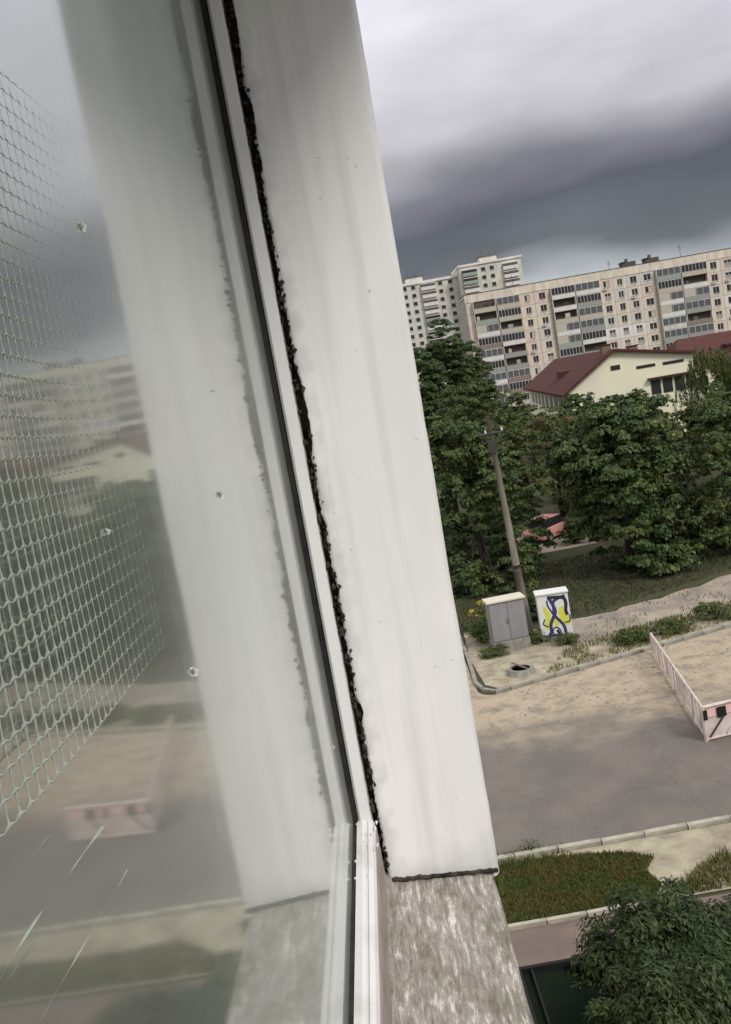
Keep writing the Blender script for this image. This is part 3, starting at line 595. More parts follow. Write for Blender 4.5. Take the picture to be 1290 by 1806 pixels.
# ============================================================ apartment block with loggias
def bx_mesh(fn, name):
    b = MB(); fn(b); return b.mesh(name)
FH, PL = 2.85, 1.6
block = thing('apartment_block', 'long nine-storey beige panel apartment block with glazed loggias', 'building', (31.6, 217, 0), R(-1.0))
LEN = 96.0; DEP = 12.0; TOPZ = PL+9*FH
b = MB(); b.box((0, .02, 0), (LEN, DEP, TOPZ+1.3), 'wallb'); b.build('wall', block)
b = MB(); b.box((-.1, -.25, TOPZ+.02), (LEN+.1, .018, TOPZ+1.9), 'panel'); b.box((-.12, .02, TOPZ+1.31), (.15, DEP+.1, TOPZ+1.9), 'panel'); b.build('parapet', block)
b = MB(); b.box((-.2, -.33, TOPZ+1.9), (LEN+.2, DEP, TOPZ+2.02), 'roof_felt'); b.build('roof', block)
b = MB(); b.box((.0, -.2, 0), (LEN, .015, PL-.03), 'grey'); b.build('plinth', block)
M['glass_pale'] = mat('curtained_glass', (.30, .29, .27), .4)
def panel_mesh(wd, mt, hole):
    b = MB(); g = .03; x0, x1, z0, z1 = g, wd-g, g, FH-g; y = -.14
    if hole:
        a0, a1, c0, c1 = hole
        for q in ([(x0, z0), (x1, z0), (a1, c0), (a0, c0)], [(x1, z0), (x1, z1), (a1, c1), (a1, c0)], [(x1, z1), (x0, z1), (a0, c1), (a1, c1)], [(x0, z1), (x0, z0), (a0, c0), (a0, c1)]):
            b.face([(p[0], y, p[1]) for p in q], mt)
        for (p, q) in (((a0, c0), (a1, c0)), ((a1, c0), (a1, c1)), ((a1, c1), (a0, c1)), ((a0, c1), (a0, c0))):
            b.face([(p[0], y, p[1]), (q[0], y, q[1]), (q[0], .01, q[1]), (p[0], .01, p[1])], mt)
    else: b.face([(x0, y, z0), (x1, y, z0), (x1, y, z1), (x0, y, z1)], mt)
    for (p, q) in (((x0, z0), (x1, z0)), ((x1, z0), (x1, z1)), ((x1, z1), (x0, z1)), ((x0, z1), (x0, z0))):
        b.face([(p[0], y, p[1]), (p[0], .01, p[1]), (q[0], .01, q[1]), (q[0], y, q[1])], mt)
    return b.mesh('wall_panel')
def window_mesh(w_, h_, kind):
    b = MB(); y = -.03
    b.face([(.06, y+.02, .06), (w_-.06, y+.02, .06), (w_-.06, y+.02, h_-.06), (.06, y+.02, h_-.06)], 'glass_far')
    fr = 'frame' if kind != 2 else 'white'; t = .07 if kind == 0 else .10
    for a, c in (((0, 0), (w_, t)), ((0, h_-t), (w_, h_)), ((0, t), (t, h_-t)), ((w_-t, t), (w_, h_-t)), ((w_*.5-t/2, t), (w_*.5+t/2, h_-t))):
        b.box((a[0], y-.03, a[1]), (c[0], y+.015, c[1]), fr)
    if kind == 3: b.face([(.1, y+.012, .1), (w_-.1, y+.012, .1), (w_-.1, y+.012, h_*.6), (.1, y+.012, h_*.6)], 'glass_pale')
    if kind == 1: b.face([(.5*w_+.05, y+.012, .1), (w_-.1, y+.012, .1), (w_-.1, y+.012, h_-.1), (.5*w_+.05, y+.012, h_-.1)], 'cream')
    b.box((-.05, -.22, -.08), (w_+.05, -.02, -.01), 'grey'); return b.mesh('window')
pm = {}; wm = {}
def rnd_panel(): return random.choices(['panel', 'panel_pink', 'panel_grey'], [6, 2, 2])[0]
def add_panel(x, wd, fl, win_w, mt):
    key = (wd, mt, win_w)
    if key not in pm: pm[key] = panel_mesh(wd, mt, ((wd-win_w)/2, (wd+win_w)/2, .85, 2.35) if win_w else None)
    p = put('wall_panel', pm[key], block, (x, 0, PL+fl*FH))
    if win_w:
        k = random.choices([0, 1, 2, 3], [5, 2, 3, 2])[0]
        if (win_w, k) not in wm: wm[(win_w, k)] = window_mesh(win_w, 1.5, k)
        put('window', wm[(win_w, k)], p, ((wd-win_w)/2, 0, .85))
        if random.random() < .16: put('air_conditioner', AC, p, ((wd-win_w)/2-.1, 0, .15))
AC = bx_mesh(lambda b: (b.box((0, -.5, 0), (.8, -.16, .55), 'white'), b.box((.12, -.515, .08), (.58, -.502, .48), 'grey')), 'air_conditioner')
def loggia_mesh(wd):
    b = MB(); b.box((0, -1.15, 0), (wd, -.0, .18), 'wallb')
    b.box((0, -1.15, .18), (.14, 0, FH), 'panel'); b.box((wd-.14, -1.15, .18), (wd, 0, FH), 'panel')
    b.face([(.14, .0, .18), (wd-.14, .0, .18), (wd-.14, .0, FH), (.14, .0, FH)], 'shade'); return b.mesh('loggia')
def parapet_mesh(wd, mt):
    b = MB(); b.box((.02, -1.22, .1), (wd-.02, -1.16, 1.12), mt)
    if mt in ('grey', 'brown_s'):
        n = int(wd/.35)
        for i in range(n): b.box((.05+i*.35, -1.25, .14), (.11+i*.35, -1.221, 1.08), 'frame')
    b.box((0, -1.26, 1.121), (wd, -1.15, 1.18), 'frame'); return b.mesh('parapet')
def glazing_mesh(wd, kind):
    b = MB(); n = 4 if kind != 1 else 7; z0, z1 = 1.18, 2.72; t = .08
    if kind == 3: z0 = 1.18
    b.face([(.05, -1.17, z0), (wd-.05, -1.17, z0), (wd-.05, -1.17, z1), (.05, -1.17, z1)], 'glass_mid' if kind != 1 else 'glass_far')
    fr = 'white' if kind in (0, 3) else 'frame'
    for i in range(n+1):
        x = .03+(wd-.06-t)*i/n; b.box((x, -1.215, z0), (x+t, -1.175, z1), fr)
    b.box((.03, -1.217, z1), (wd-.03, -1.173, z1+.13), fr)
    if kind == 2: b.box((.1, -1.222, z0), (wd*.45, -1.172, z1), 'cream')
    return b.mesh('glazing')
lm, pp, gm = {}, {}, {}
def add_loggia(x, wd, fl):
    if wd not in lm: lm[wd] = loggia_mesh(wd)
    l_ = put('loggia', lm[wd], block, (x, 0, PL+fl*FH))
    mt = random.choices(['grey', 'green_s', 'white', 'cream', 'brown_s', 'panel_grey'], [3, 3, 5, 3, 2, 3])[0]
    if (wd, mt) not in pp: pp[(wd, mt)] = parapet_mesh(wd, mt)
    put('parapet', pp[(wd, mt)], l_)
    k = random.choices([0, 1, 2, 3, None], [3, 3, 2, 2, 3])[0]
    if k is None:
        b = MB(); xx_ = random.uniform(.5, wd-2); b.box((xx_, -1.0, 1.25), (xx_+random.uniform(.5, 1.4), -.97, random.uniform(1.9, 2.3)), random.choice(['white', 'cream', 'maroon', 'green_s', 'glass_mid'])); b.build('laundry', l_)
    if k is not None:
        if (wd, k) not in gm: gm[(wd, k)] = glazing_mesh(wd, k)
        put('glazing', gm[(wd, k)], l_)
cols = [(0, 1.5, 'p', 0), (1.5, 5.4, 'l', 0), (7.1, 5.4, 'l', 0), (12.7, 3.5, 'p', 1.3), (16.2, 3.6, 'p', 1.5), (20.0, 5.5, 'l', 0), (25.7, 5.7, 'l', 0), (31.6, 3.2, 'p', 1.5), (34.8, 3.2, 'p', 1.3), (38.0, 3.2, 'p', 1.5),
        (41.2, 3.4, 'p', 1.8), (44.8, 5.6, 'l', 0), (50.6, 6.0, 'l', 0), (56.8, 3.4, 'p', 1.5), (60.2, 3.4, 'p', 1.8), (63.6, 3.4, 'p', 1.3), (67.0, 3.4, 'p', 1.8), (70.6, 5.5, 'l', 0), (76.3, 5.5, 'l', 0),
        (82, 3.4, 'p', 1.5), (85.4, 3.4, 'p', 1.5), (88.8, 3.6, 'p', 1.8), (92.4, 3.6, 'p', 1.8)]
for ci, (x, wd, k, ww) in enumerate(cols):
    for fl in range(9):
        if k == 'l': add_loggia(x, wd, fl)
        else:
            mt = rnd_panel()
            if fl == 4 and 31 < x < 40: mt = 'panel_white'
            if fl in (3, 5) and 12 < x < 16: mt = 'panel_pink'
            if fl in (2, 5) and 60 < x < 66: mt = 'panel_white'
            add_panel(x, wd, fl, ww, mt)
for x in (38, 43.5, 66, 71, 88):          # roof houses and vents
    b = MB(); b.box((0, 0, 0), (3.2, 2.5, 1.1), 'roof_felt'); b.box((.9, .4, 1.1), (1.5, 1, 1.9), 'shade'); b.box((-.2, -.2, 1.1+.0), (.8, 2.7, 1.25), 'roof_felt'); b.build('roof_vent', block, loc=(x, 1.5, TOPZ+2.02))
for x, h in ((12, 2.8), (35, 2.2), (52, 3.0), (80, 2.6)):
    b = MB(); b.tube([(0, 0, 0), (0, 0, h)], .05, 'steel', 5); b.box((-.6, -.03, h*.8), (.6, .03, h*.8+.06), 'steel'); b.box((-.4, -.03, h*.6), (.4, .03, h*.6+.06), 'steel'); b.build('antenna', block, loc=(x, 2, TOPZ+2.0))

# taller block behind
tb = thing('apartment_tower', 'taller pale panel block behind the left end of the long block', 'building', (20, 322, 0))
b = MB(); b.box((-14, 0, 0), (25.5, 14, 44.6), 'panel_grey'); b.build('wall', tb)
b = MB(); b.box((25.6, -6, 0), (47, 12, 46.9), 'panel_grey'); b.build('wall', tb)
b = MB(); b.box((-14.3, -.4, 44.6), (25.55, 14, 45.4), 'panel_white'); b.build('parapet', tb)
b = MB(); b.box((25.3, -6.4, 46.9), (47.3, 12, 47.6), 'panel_white'); b.build('parapet', tb)
tw = bx_mesh(lambda b: (b.box((0, -.12, 0), (1.6, .0, 1.5), 'frame'), b.face([(.12, -.125, .12), (1.48, -.125, .12), (1.48, -.125, 1.38), (.12, -.125, 1.38)], 'glass_far')), 'window')
bal = bx_mesh(lambda b: (b.box((0, -1.2, 0), (5.0, 0, 1.1), 'panel_white'), b.box((.1, -1.1, 1.1), (4.9, -.02, 2.0), 'glass_mid'), b.box((0, -1.2, 2.0), (5, 0, 2.2), 'panel_white')), 'balcony')
bal2 = bx_mesh(lambda b: (b.box((0, -1.2, 0), (5.0, 0, 1.1), 'green_s'), b.box((.1, -1.1, 1.1), (4.9, -.02, 2.0), 'glass_far'), b.box((0, -1.2, 2.0), (5, 0, 2.2), 'panel_white')), 'balcony')
for fl in range(6, 16):
    z = .8+fl*2.75
    for x, k in ((-10, 'b'), (-3.5, 'w'), (0, 'b'), (6, 'w'), (9, 'w'), (12.5, 'b'), (18.5, 'w'), (22, 'w')):
        if k == 'b': put('balcony', random.choice([bal, bal2, bal]), tb, (x, 0, z))
        else: put('window', tw, tb, (x, 0, z+.8))
    for x, k in ((26.5, 'b'), (33, 'w'), (36, 'w'), (40.5, 'b')):
        if k == 'b': put('balcony', random.choice([bal, bal2]), tb, (x, -6, z+1.5))
        else: put('window', tw, tb, (x, -6, z+2.3))
for x, y, z in ((8, 5, 45.4), (34, 0, 47.6)):
    b = MB(); b.box((0, 0, 0), (6, 4, 2.2), 'panel_grey'); b.box((-.3, -.3, 2.2), (6.3, 4.3, 2.5), 'roof_felt'); b.tube([(1, 1, 2.5), (1, 1, 4.4)], .06, 'steel', 5); b.tube([(4, 2, 2.5), (4, 2, 4)], .06, 'steel', 5); b.build('roof_house', tb, loc=(x, y, z))

# ============================================================ yellow gabled hall
kg = thing('gabled_hall', 'pale yellow hall with a maroon gabled roof among the trees', 'building')
A = Vector((24.26, 100, 0)); Bk = Vector((31.8, 160, 0)); dv = (Bk-A).normalized(); px_ = Vector((dv.y, -dv.x, 0))
W1, W2, EV, RG = 5.3, 13.5, 7.2, 10.7; LENK = 60
def K(a, l, z): return A+px_*a+dv*l+Vector((0, 0, z))
b = MB()
rz2 = 9.0
b.face([K(0, 0, 0), K(W2, 0, 0), K(W2, 0, rz2), K(W1, 0, RG), K(0, 0, EV)], 'yellow')
b.face([K(0, 0, 0), K(0, 0, EV), K(0, LENK, EV), K(0, LENK, 0)], 'yellow'); b.face([K(W2, 0, 0), K(W2, LENK, 0), K(W2, LENK, rz2), K(W2, 0, rz2)], 'yellow')
b.face([K(0, LENK, 0), K(0, LENK, EV), K(W1, LENK, RG), K(W2, LENK, rz2), K(W2, LENK, 0)], 'yellow'); b.build('wall', kg)
b = MB()
def slab(a0, z0, a1, z1, mt, t=.28):
    b.hexa([K(a0, -.5, z0), K(a1, -.5, z1), K(a1, LENK+.5, z1), K(a0, LENK+.5, z0), K(a0, -.5, z0+t), K(a1, -.5, z1+t), K(a1, LENK+.5, z1+t), K(a0, LENK+.5, z0+t)], mt)
slab(-.8, EV-.52, W1, RG+.02, 'maroon'); slab(W1+.003, RG+.02, W2+.4, rz2-.02, 'maroon'); b.build('roof', kg)
b = MB(); b.box((-2.4, -.1, 0), (2.4, 1.3, 1.15), 'maroon_d'); o = b.build('roof_light', kg, loc=K(2.6, 20, 8.1)); o.rotation_euler.z = math.atan2(dv.y, dv.x)
for a_, l_, z_, s_ in ((W1-.4, 2.5, 10.3, 1.2), (W1+3.5, 8, 10.0, .9)):
    b = MB(); b.box((-.5, -.5, 0), (.5, .5, s_), 'brown_s'); b.box((-.6, -.6, s_), (.6, .6, s_+.12), 'maroon_d'); b.build('chimney', kg, loc=K(a_, l_, z_))
for a0, a1, z0, z1 in ((W1-.5, W1+.5, 8.7, 9.2), (W1+2.2, W1+4.2, 8.4, 8.7), (W1+5, W1+7.2, 8.35, 8.65)):
    b = MB(); p0 = K(a0, 0, z0); p1 = K(a1, 0, z1)
    b.hexa([K(a0, -.06, z0), K(a1, -.06, z0), K(a1, -.003, z0), K(a0, -.003, z0), K(a0, -.06, z1), K(a1, -.06, z1), K(a1, -.003, z1), K(a0, -.003, z1)], 'glass_far'); b.build('vent_slot', kg)
for i in range(4):
    a0 = W1+3.5+i*1.25
    b = MB(); b.hexa([K(a0, -.08, 5.4), K(a0+1.0, -.08, 5.4), K(a0+1.0, -.003, 5.4), K(a0, -.003, 5.4), K(a0, -.08, 6.9), K(a0+1.0, -.08, 6.9), K(a0+1.0, -.003, 6.9), K(a0, -.003, 6.9)], 'glass_far')
    b.build('window', kg)
b = MB(); b.hexa([K(W1+3.2, -.5, 7.0), K(W1+8.5, -.5, 7.0), K(W1+8.5, -.003, 7.05), K(W1+3.2, -.003, 7.05), K(W1+3.2, -.5, 7.18), K(W1+8.5, -.5, 7.18), K(W1+8.5, -.003, 7.2), K(W1+3.2, -.003, 7.2)], 'maroon_d'); b.build('window_hood', kg)
for i in range(9):
    l0 = 1.5+i*6
    b = MB(); b.hexa([K(-.07, l0, 4.6), K(-.003, l0, 4.6), K(-.003, l0+3.4, 4.6), K(-.07, l0+3.4, 4.6), K(-.07, l0, 6.2), K(-.003, l0, 6.2), K(-.003, l0+3.4, 6.2), K(-.07, l0+3.4, 6.2)], 'glass_mid'); b.build('window', kg)
# second wing further right
k2 = thing('maroon_roofed_wing', 'low building with a maroon roof right of the yellow hall', 'building', (42.5, 118, -.9), R(-4))
b = MB(); b.box((0, 0, 0), (34, 14, 7.6), 'yellow'); b.build('wall', k2)
b = MB(); b.hexa([(-.8, -.8, 7.61), (34.8, -.8, 7.61), (34.8, 14.8, 7.61), (-.8, 14.8, 7.61), (3, 6.8, 11.6), (31, 6.8, 11.6), (31, 7.2, 11.6), (3, 7.2, 11.6)], 'maroon'); b.build('roof', k2)
b = MB(); b.box((0, 0, 0), (4.2, 1.6, 1.6), 'maroon_d'); b.box((-.15, -.15, 1.6), (4.35, 1.75, 1.8), 'maroon'); b.build('dormer', k2, loc=(7.6, 1.5, 8.2))
for i in range(8):
    b = MB(); b.box((0, -.08, 0), (2.2, -.003, 1.6), 'glass_far'); b.box((1.05, -.12, 0), (1.15, -.081, 1.6), 'frame'); b.build('window', k2, loc=(2+i*4, 0, 4.8))
# small shed with a pale arched front among the trees
sh = thing('pavilion', 'low pavilion with a pale green arched front and dark sloping roof', 'pavilion', (20.6, 121, 0), R(6))
b = MB()
b.box((0, .1, 0), (6.8, 4.5, 2.3), 'green_s')
b.build('wall', sh)
b = MB(); b.box((-.2, -.12, 1.95), (7.0, .09, 2.5), 'panel_white')
for i in range(6): b.box((i*1.32-.1, -.12, 0), (i*1.32+.16, .09, 1.949), 'panel_white')
b.build('arched_front', sh)
b = MB(); b.hexa([(-.4, -.3, 2.51), (7.2, -.3, 2.51), (7.2, 4.8, 2.51), (-.4, 4.8, 2.51), (-.4, 2.0, 3.3), (7.2, 2.0, 3.3), (7.2, 2.4, 3.3), (-.4, 2.4, 3.3)], 'roof_felt'); b.build('roof', sh)

# ============================================================ trees
# the big chestnut
tree('broad dark chestnut tree with drooping leaf clumps, right of the pole', (12.9, 45.2, 0), 8.6, 4.2, 3.6, -1.9, 'leaf_dark', 560, 50, .34, nb=16, name='chestnut_tree', spread=.5, asp=.6, mats2='leaf_mid', frac2=.25)
tree('dense green tree left of the pole, beside the white reveal', (5.6, 46.5, 0), 8.7, 3.6, 3.0, -1.9, 'leaf_dark', 430, 44, .3, nb=13, mats2='leaf_mid', frac2=.3)
tree('green tree standing just behind the pole', (8.6, 55, 0), 8.3, 2.9, 2.7, 1.6, 'leaf_mid', 230, 42, .3, nb=10, mats2='leaf_dark', frac2=.4)
tree('brownish thin-crowned tree behind the parked salmon car', (13.0, 60, 0), 7.6, 3.0, 2.6, .4, 'leaf_rust', 210, 30, .26, nb=9, mats2='leaf_mid', frac2=.5)
tree('broad olive tree at the right edge of the photo', (19.0, 46.5, 0), 8.2, 4.9, 3.4, -2.0, 'leaf_dark', 480, 42, .3, nb=14, mats2='leaf_olive', frac2=.5)
tree('tree beyond the right edge in the park row', (25.5, 50, 0), 9.5, 4.0, 3.4, .8, 'leaf_dark', 300, 38, .32, nb=12, mats2='leaf_olive', frac2=.4)
tree('olive tree top left of the pole, next to the reveal', (10.4, 76, 0), 10.4, 4.4, 3.6, 1.5, 'leaf_olive', 280, 40, .36, nb=12, mats2='leaf_mid', frac2=.4)
tree('green tree below the left end of the long block', (14.0, 90, 0), 9.0, 5.0, 4, 1, 'leaf_olive', 260, 38, .4, nb=12, mats2='leaf_mid', frac2=.4)
tree('rounded light green tree between the pole and the yellow gable', (24.4, 78, 0), 5.9, 4.2, 3.6, .8, 'leaf_mid', 300, 42, .34, nb=12, mats2='leaf_dark', frac2=.35)
tree('small dark tree under the maroon eave of the hall', (23.2, 93, 0), 7.0, 3.4, 3.0, .5, 'leaf_dark', 200, 38, .36, nb=9)
tree('light willow-like tree hiding the right end of the yellow wall', (32.0, 80, 0), 9.9, 4.1, 3.4, .8, 'leaf_willow', 330, 48, .32, nb=12, name='willow_tree', asp=.28, droop=2.0, hang=1.1, mats2='leaf_mid', frac2=.25)
tree('dark bushy tree right of the willow under the maroon roof', (39.5, 88, 0), 9.0, 4.2, 3.4, .6, 'leaf_mid', 280, 40, .36, nb=11, mats2='leaf_dark', frac2=.4)
tree('yellow-green tree in front of the willow', (26.8, 65, 0), 6.3, 4.2, 3.4, .6, 'leaf_olive', 300, 42, .32, nb=12, mats2='leaf_mid', frac2=.4)
tree('low olive tree behind the broad tree at the right', (20.4, 63, 0), 6.4, 3.6, 3.2, .6, 'leaf_olive', 260, 40, .32, nb=10, mats2='leaf_dark', frac2=.4)
def round_blobs(h, r_):
    b_ = [(0, 0, h-r_*1.25, r_*.8, r_*.8, r_*1.05)]
    for q in range(9):
        a = q*2.4; b_.append((math.cos(a)*r_*.5, math.sin(a)*r_*.5, h*random.uniform(.35, .82), r_*.5, r_*.5, h*.13))
    return b_+[(0, 0, h*.4, r_*.75, r_*.75, h*.28)]
tree('tall dark round-crowned tree left of the long block', (13.0, 110, 0), 18.6, 3.6, 3.4, 1, 'leaf_dark', 480, 40, .42, name='tall_tree', spread=.6, blobs=round_blobs(18.6, 3.5))
tree('dark tall tree touching the end wall of the long block', (16.0, 117, 0), 15.6, 3, 3, 1, 'leaf_dark', 380, 40, .42, name='tall_tree', spread=.6, blobs=round_blobs(15.6, 2.9))
tree('dark tree hugging the reveal edge before the tower', (8.8, 104, 0), 15.6, 3, 3, 1, 'leaf_dark', 330, 40, .42, name='tall_tree', spread=.6, blobs=round_blobs(15.4, 3.1))
tree('dark tree between the pavilion and the long block', (17.4, 132, 0), 9.6, 5, 4, .5, 'leaf_dark', 220, 36, .5, nb=11, mats2='leaf_olive', frac2=.4)
# crowns in front of the house, bottom right
tree('near dark fir-green tree beside the house, bottom right corner', (2.85, 11.2, 0), 3.6, 1.75, 1.6, .3, 'leaf_near', 900, 60, .14, nb=14, name='near_tree', spread=.24, asp=.36, droop=-1.6)
tree('second near tree at the bottom right edge', (4.7, 11.6, 0), 3.0, 1.3, 1.3, .3, 'leaf_near', 650, 60, .14, nb=12, name='near_tree', spread=.24, asp=.36, droop=-1.6)
tree('low near tree beneath the window, bottom edge', (2.5, 9.3, 0), 4.1, 1.7, 1.2, .3, 'leaf_near', 800, 60, .13, nb=10, name='near_tree', spread=.22, asp=.36, droop=-1.6)
for (x, y, h, l) in ((72, 150, 12, 'tree far right between the wing and long block'), (50, 112, 8, 'tree before the maroon-roofed wing'), (60, 100, 9, 'tree right of the maroon-roofed wing')):
    tree(l, (x, y, 0), h, 5, 4, .5, 'leaf_mid', 200, 36, .5, nb=10, mats2='leaf_olive', frac2=.4)
for (x, y, h, rr_, l) in ((9.6, 68, 7.2, 3.2, 'dark green tree seen above the salmon car'), (16.5, 70, 6.8, 3.6, 'green tree directly behind the chestnut'), (19.5, 100, 6.5, 4.2, 'dark tree in front of the pavilion'), (6.2, 62, 8.6, 3.2, 'tree showing between the pole top and the reveal'),
                         (34, 66, 6.8, 4, 'green tree behind the park row at the far right'), (15.9, 55, 6.0, 3.2, 'dark tree in the gap right of the chestnut'), (8.2, 63, 7.4, 3, 'dark tree behind the salmon car, left'), (17.5, 60, 6.5, 3.4, 'dark tree deep in the park behind the gap'), (30.5, 98, 6.0, 3.2, 'small tree against the yellow gable wall')):
    tree(l, (x, y, 0), h, rr_, rr_*.9, -.2, 'leaf_dark', 240, 38, .34, nb=10, mats2='leaf_mid', frac2=.4)
# far wood
n = 26000; xx = rng.uniform(-420, 520, n); yy = rng.uniform(360, 470, n); hh = rng.random(n)**.6*(10+4*np.sin(xx*.06)+3*np.sin(xx*.19))
P = np.stack([xx, yy, hh], 1); t_ = rng.normal(size=(n, 3)); s_ = rng.normal(size=(n, 3)); t_ /= np.linalg.norm(t_, axis=1)[:, None]; s_ /= np.linalg.norm(s_, axis=1)[:, None]
V = np.stack([P-t_*1.4, P+s_*1.1, P+t_*1.4, P-s_*1.1], 1).reshape(-1, 3)
tag(put('far_wood', npmesh('far_wood', V, np.arange(n*4).reshape(-1, 4), 'leaf_mid')), 'distant wood beyond the apartment blocks', 'trees', kind='stuff')

# shrubs and undergrowth
bush('bush with yellow blossom behind the grey cabinet', (4.55, 38.2, 0), 1.3, 1.0, 1.5, 'leaf_olive', 90, 30, .14, mats2='flower', frac2=.13)
bush('dark shrub between the reveal and the grey cabinet', (3.9, 36.6, 0), .75, .7, 1.0, 'leaf_mid', 60, 30, .12)
bush('dark shrub behind the painted cabinet', (6.6, 38.5, 0), 1.1, .8, 1.5, 'leaf_dark', 80, 30, .14)
bush('dark bush hiding the right half of the salmon car', (12.0, 53.2, 0), 1.0, .8, 1.7, 'leaf_dark', 110, 30, .16)
bush('dark bush just right of the pole before the salmon car', (9.2, 52.8, 0), .9, .7, 1.0, 'leaf_dark', 80, 30, .16)
for x_, y_, rx_, h_, l_ in ((4.2, 48.5, 1.5, 2.2, 'undergrowth beneath the left tree, next to the reveal'), (7.2, 49.8, 1.4, 2.0, 'undergrowth beneath the left tree, near the pole'), (15.6, 47.5, 1.6, 2.0, 'undergrowth right of the chestnut trunk'),
                            (10.2, 61.5, 2.2, 2.8, 'tall dark undergrowth behind the salmon car'), (5.6, 57, 2.0, 3.0, 'tall undergrowth deep behind the left tree'), (14.4, 57.0, 1.8, 2.6, 'dark undergrowth seen between chestnut and car')):
    bush(l_, (x_, y_, 0), rx_, rx_*.7, h_, 'leaf_dark', 170, 26, .2)
bush('small weeds bush at the foot of the pole', (6.0, 35.3, 0), .55, .4, .5, 'leaf_mid', 50, 26, .09)
bush('low weeds at the left foot of the grey cabinet', (4.0, 34.5, 0), .7, .35, .4, 'leaf_olive', 45, 26, .09)
bush('leafy weeds in front of the painted cabinet', (6.9, 34.4, 0), .7, .35, .35, 'leaf_olive', 45, 26, .09)
hx = 8.3
for i, l in enumerate(('leftmost low hedge bush above the barrier', 'second low hedge bush from the left above the barrier', 'third low hedge bush, the broadest of the row', 'fourth low hedge bush near the right edge', 'last low hedge bush cut by the right edge')):
    sx = (.75, .95, 1.2, 1.0, 1.2)[i]; x = hx+sx
    bush(l, (x, 32.85+.32*(x-8.3), 0), sx*1.15, .5, .55+.15*(i == 2), 'leaf_olive', 75, 30, .1, name='hedge_bush', group='low hedge along the far kerb', mats2='leaf_mid', frac2=.5); hx = x+sx*.85
bush('small round bush on the near kerb', (2.35, 19.62, 0), .22, .18, .22, 'leaf_dark', 14, 22, .05)

# ============================================================ street furniture
pl = thing('utility_pole', 'leaning grey concrete utility pole between two cabinets', 'pole', (5.85, 36.6, 0))
LX, LY = -.36, 0
pt = lambda z: (LX*z/9.2, LY, z)
b = MB(); b.tube([(.01, 0, -.3), pt(2.9)], [.19, .165], 'pole', 12); b.tube([pt(2.9), pt(9.2)], [.15, .09], 'pole', 12); b.build('shaft', pl, True)
b = MB(); b.tube([pt(2.75), pt(3.0)], [.185, .185], 'steel', 12); b.build('band', pl, True)
b = MB(); x, y, z = pt(8.5); b.tube([(x-.55, y-.12, z), (x+.5, y-.12, z+.03)], .04, 'steel', 6); b.tube([(x-.42, y-.1, z-.35), (x+.36, y-.1, z-.36)], .035, 'steel', 6); b.build('cross_arm', pl)
for dx, dz in ((-.5, 0), (-.22, 0), (.2, .02), (.45, .03), (-.38, -.36), (.32, -.36)):
    b = MB(); b.tube([(x+dx, y-.12, z+dz+.03), (x+dx, y-.12, z+dz+.1), (x+dx, y-.12, z+dz+.14), (x+dx, y-.12, z+dz+.2)], [.02, .05, .035, .045], 'white' if dx in (-.22, .45) else 'steel', 8); b.build('insulator', pl, True)
b = MB(); b.box((x-.2, y-.34, z-.75), (x+.14, y-.12, z-.25), 'steel'); b.build('junction_box', pl)

cb = thing('grey_cabinet', 'plain grey two-door cabinet with a beige top, left of the pole', 'cabinet', (4.82, 35.15, 0), R(4))
b = MB(); b.box((-.78, -.33, -.05), (.72, .37, .42), 'concrete'); bevel(b.build('plinth', cb), .02)
b = MB(); b.box((-.75, -.30, .42), (.69, .35, 2.02), 'cab'); bevel(b.build('body', cb), .015)
for s in (-.73, .0): 
    b = MB(); b.box((s, -.325, .47), (s+.685, -.303, 1.96), 'cab'); bevel(b.build('door', cb), .006)
b = MB(); b.box((-.82, -.38, 2.021), (.76, .42, 2.11), 'cab_top'); bevel(b.build('top', cb), .02)
b = MB(); b.box((-.09, -.345, 1.1), (-.06, -.326, 1.3), 'steel'); b.build('handle', cb)

pc = thing('painted_cabinet', 'cabinet painted with blue and yellow loops on white, right of the pole', 'cabinet', (6.72, 35.35, 0), R(-6))
b = MB(); b.box((-.62, -.3, .14), (.62, .34, 1.92), 'art_white'); bevel(b.build('body', pc), .02)
b = MB(); b.box((-.66, -.35, 1.921), (.66, .39, 2.0), 'art_white'); bevel(b.build('top', pc), .02)
b = MB(); b.box((-.6, -.28, -.05), (.6, .32, .139), 'concrete'); b.build('plinth', pc)
def ribbon(pts, wd, mt, y=-.304, name='painted_band'):
    b = MB(); P = []
    n = 40; pts = [Vector((p[0], p[1])) for p in pts]
    cur = []
    for k in range(n+1):      # Catmull-Rom
        t = k/n*(len(pts)-1); i = min(int(t), len(pts)-2); u = t-i
        p0 = pts[max(i-1, 0)]; p1 = pts[i]; p2 = pts[i+1]; p3 = pts[min(i+2, len(pts)-1)]
        cur.append(.5*((2*p1)+(-p0+p2)*u+(2*p0-5*p1+4*p2-p3)*u*u+(-p0+3*p1-3*p2+p3)*u**3))
    L_, R_ = [], []
    for k, p in enumerate(cur):
        d = (cur[min(k+1, n)]-cur[max(k-1, 0)]).normalized(); q = Vector((-d.y, d.x))*wd*.5; L_.append(p+q); R_.append(p-q)
    for k in range(n): b.face([(R_[k].x, y, R_[k].y), (R_[k+1].x, y, R_[k+1].y), (L_[k+1].x, y, L_[k+1].y), (L_[k].x, y, L_[k].y)], mt)
    b.build(name, pc)
def patch(pts, mt, y, name='painted_patch'):
    b = MB(); b.face([(x, y, z) for x, z in pts], mt); b.build(name, pc)
patch([(-.42, 1.5), (-.30, 1.42), (-.16, 1.12), (-.2, .8), (-.28, .5), (-.45, .56), (-.40, .8), (-.34, .95), (-.40, 1.2)], 'art_yellow', -.3025)
patch([(.22, 1.35), (.38, 1.4), (.4, 1.1), (.56, .85), (.6, .62), (.42, .6), (.22, .82), (.14, 1.1)], 'art_yellow', -.3025)
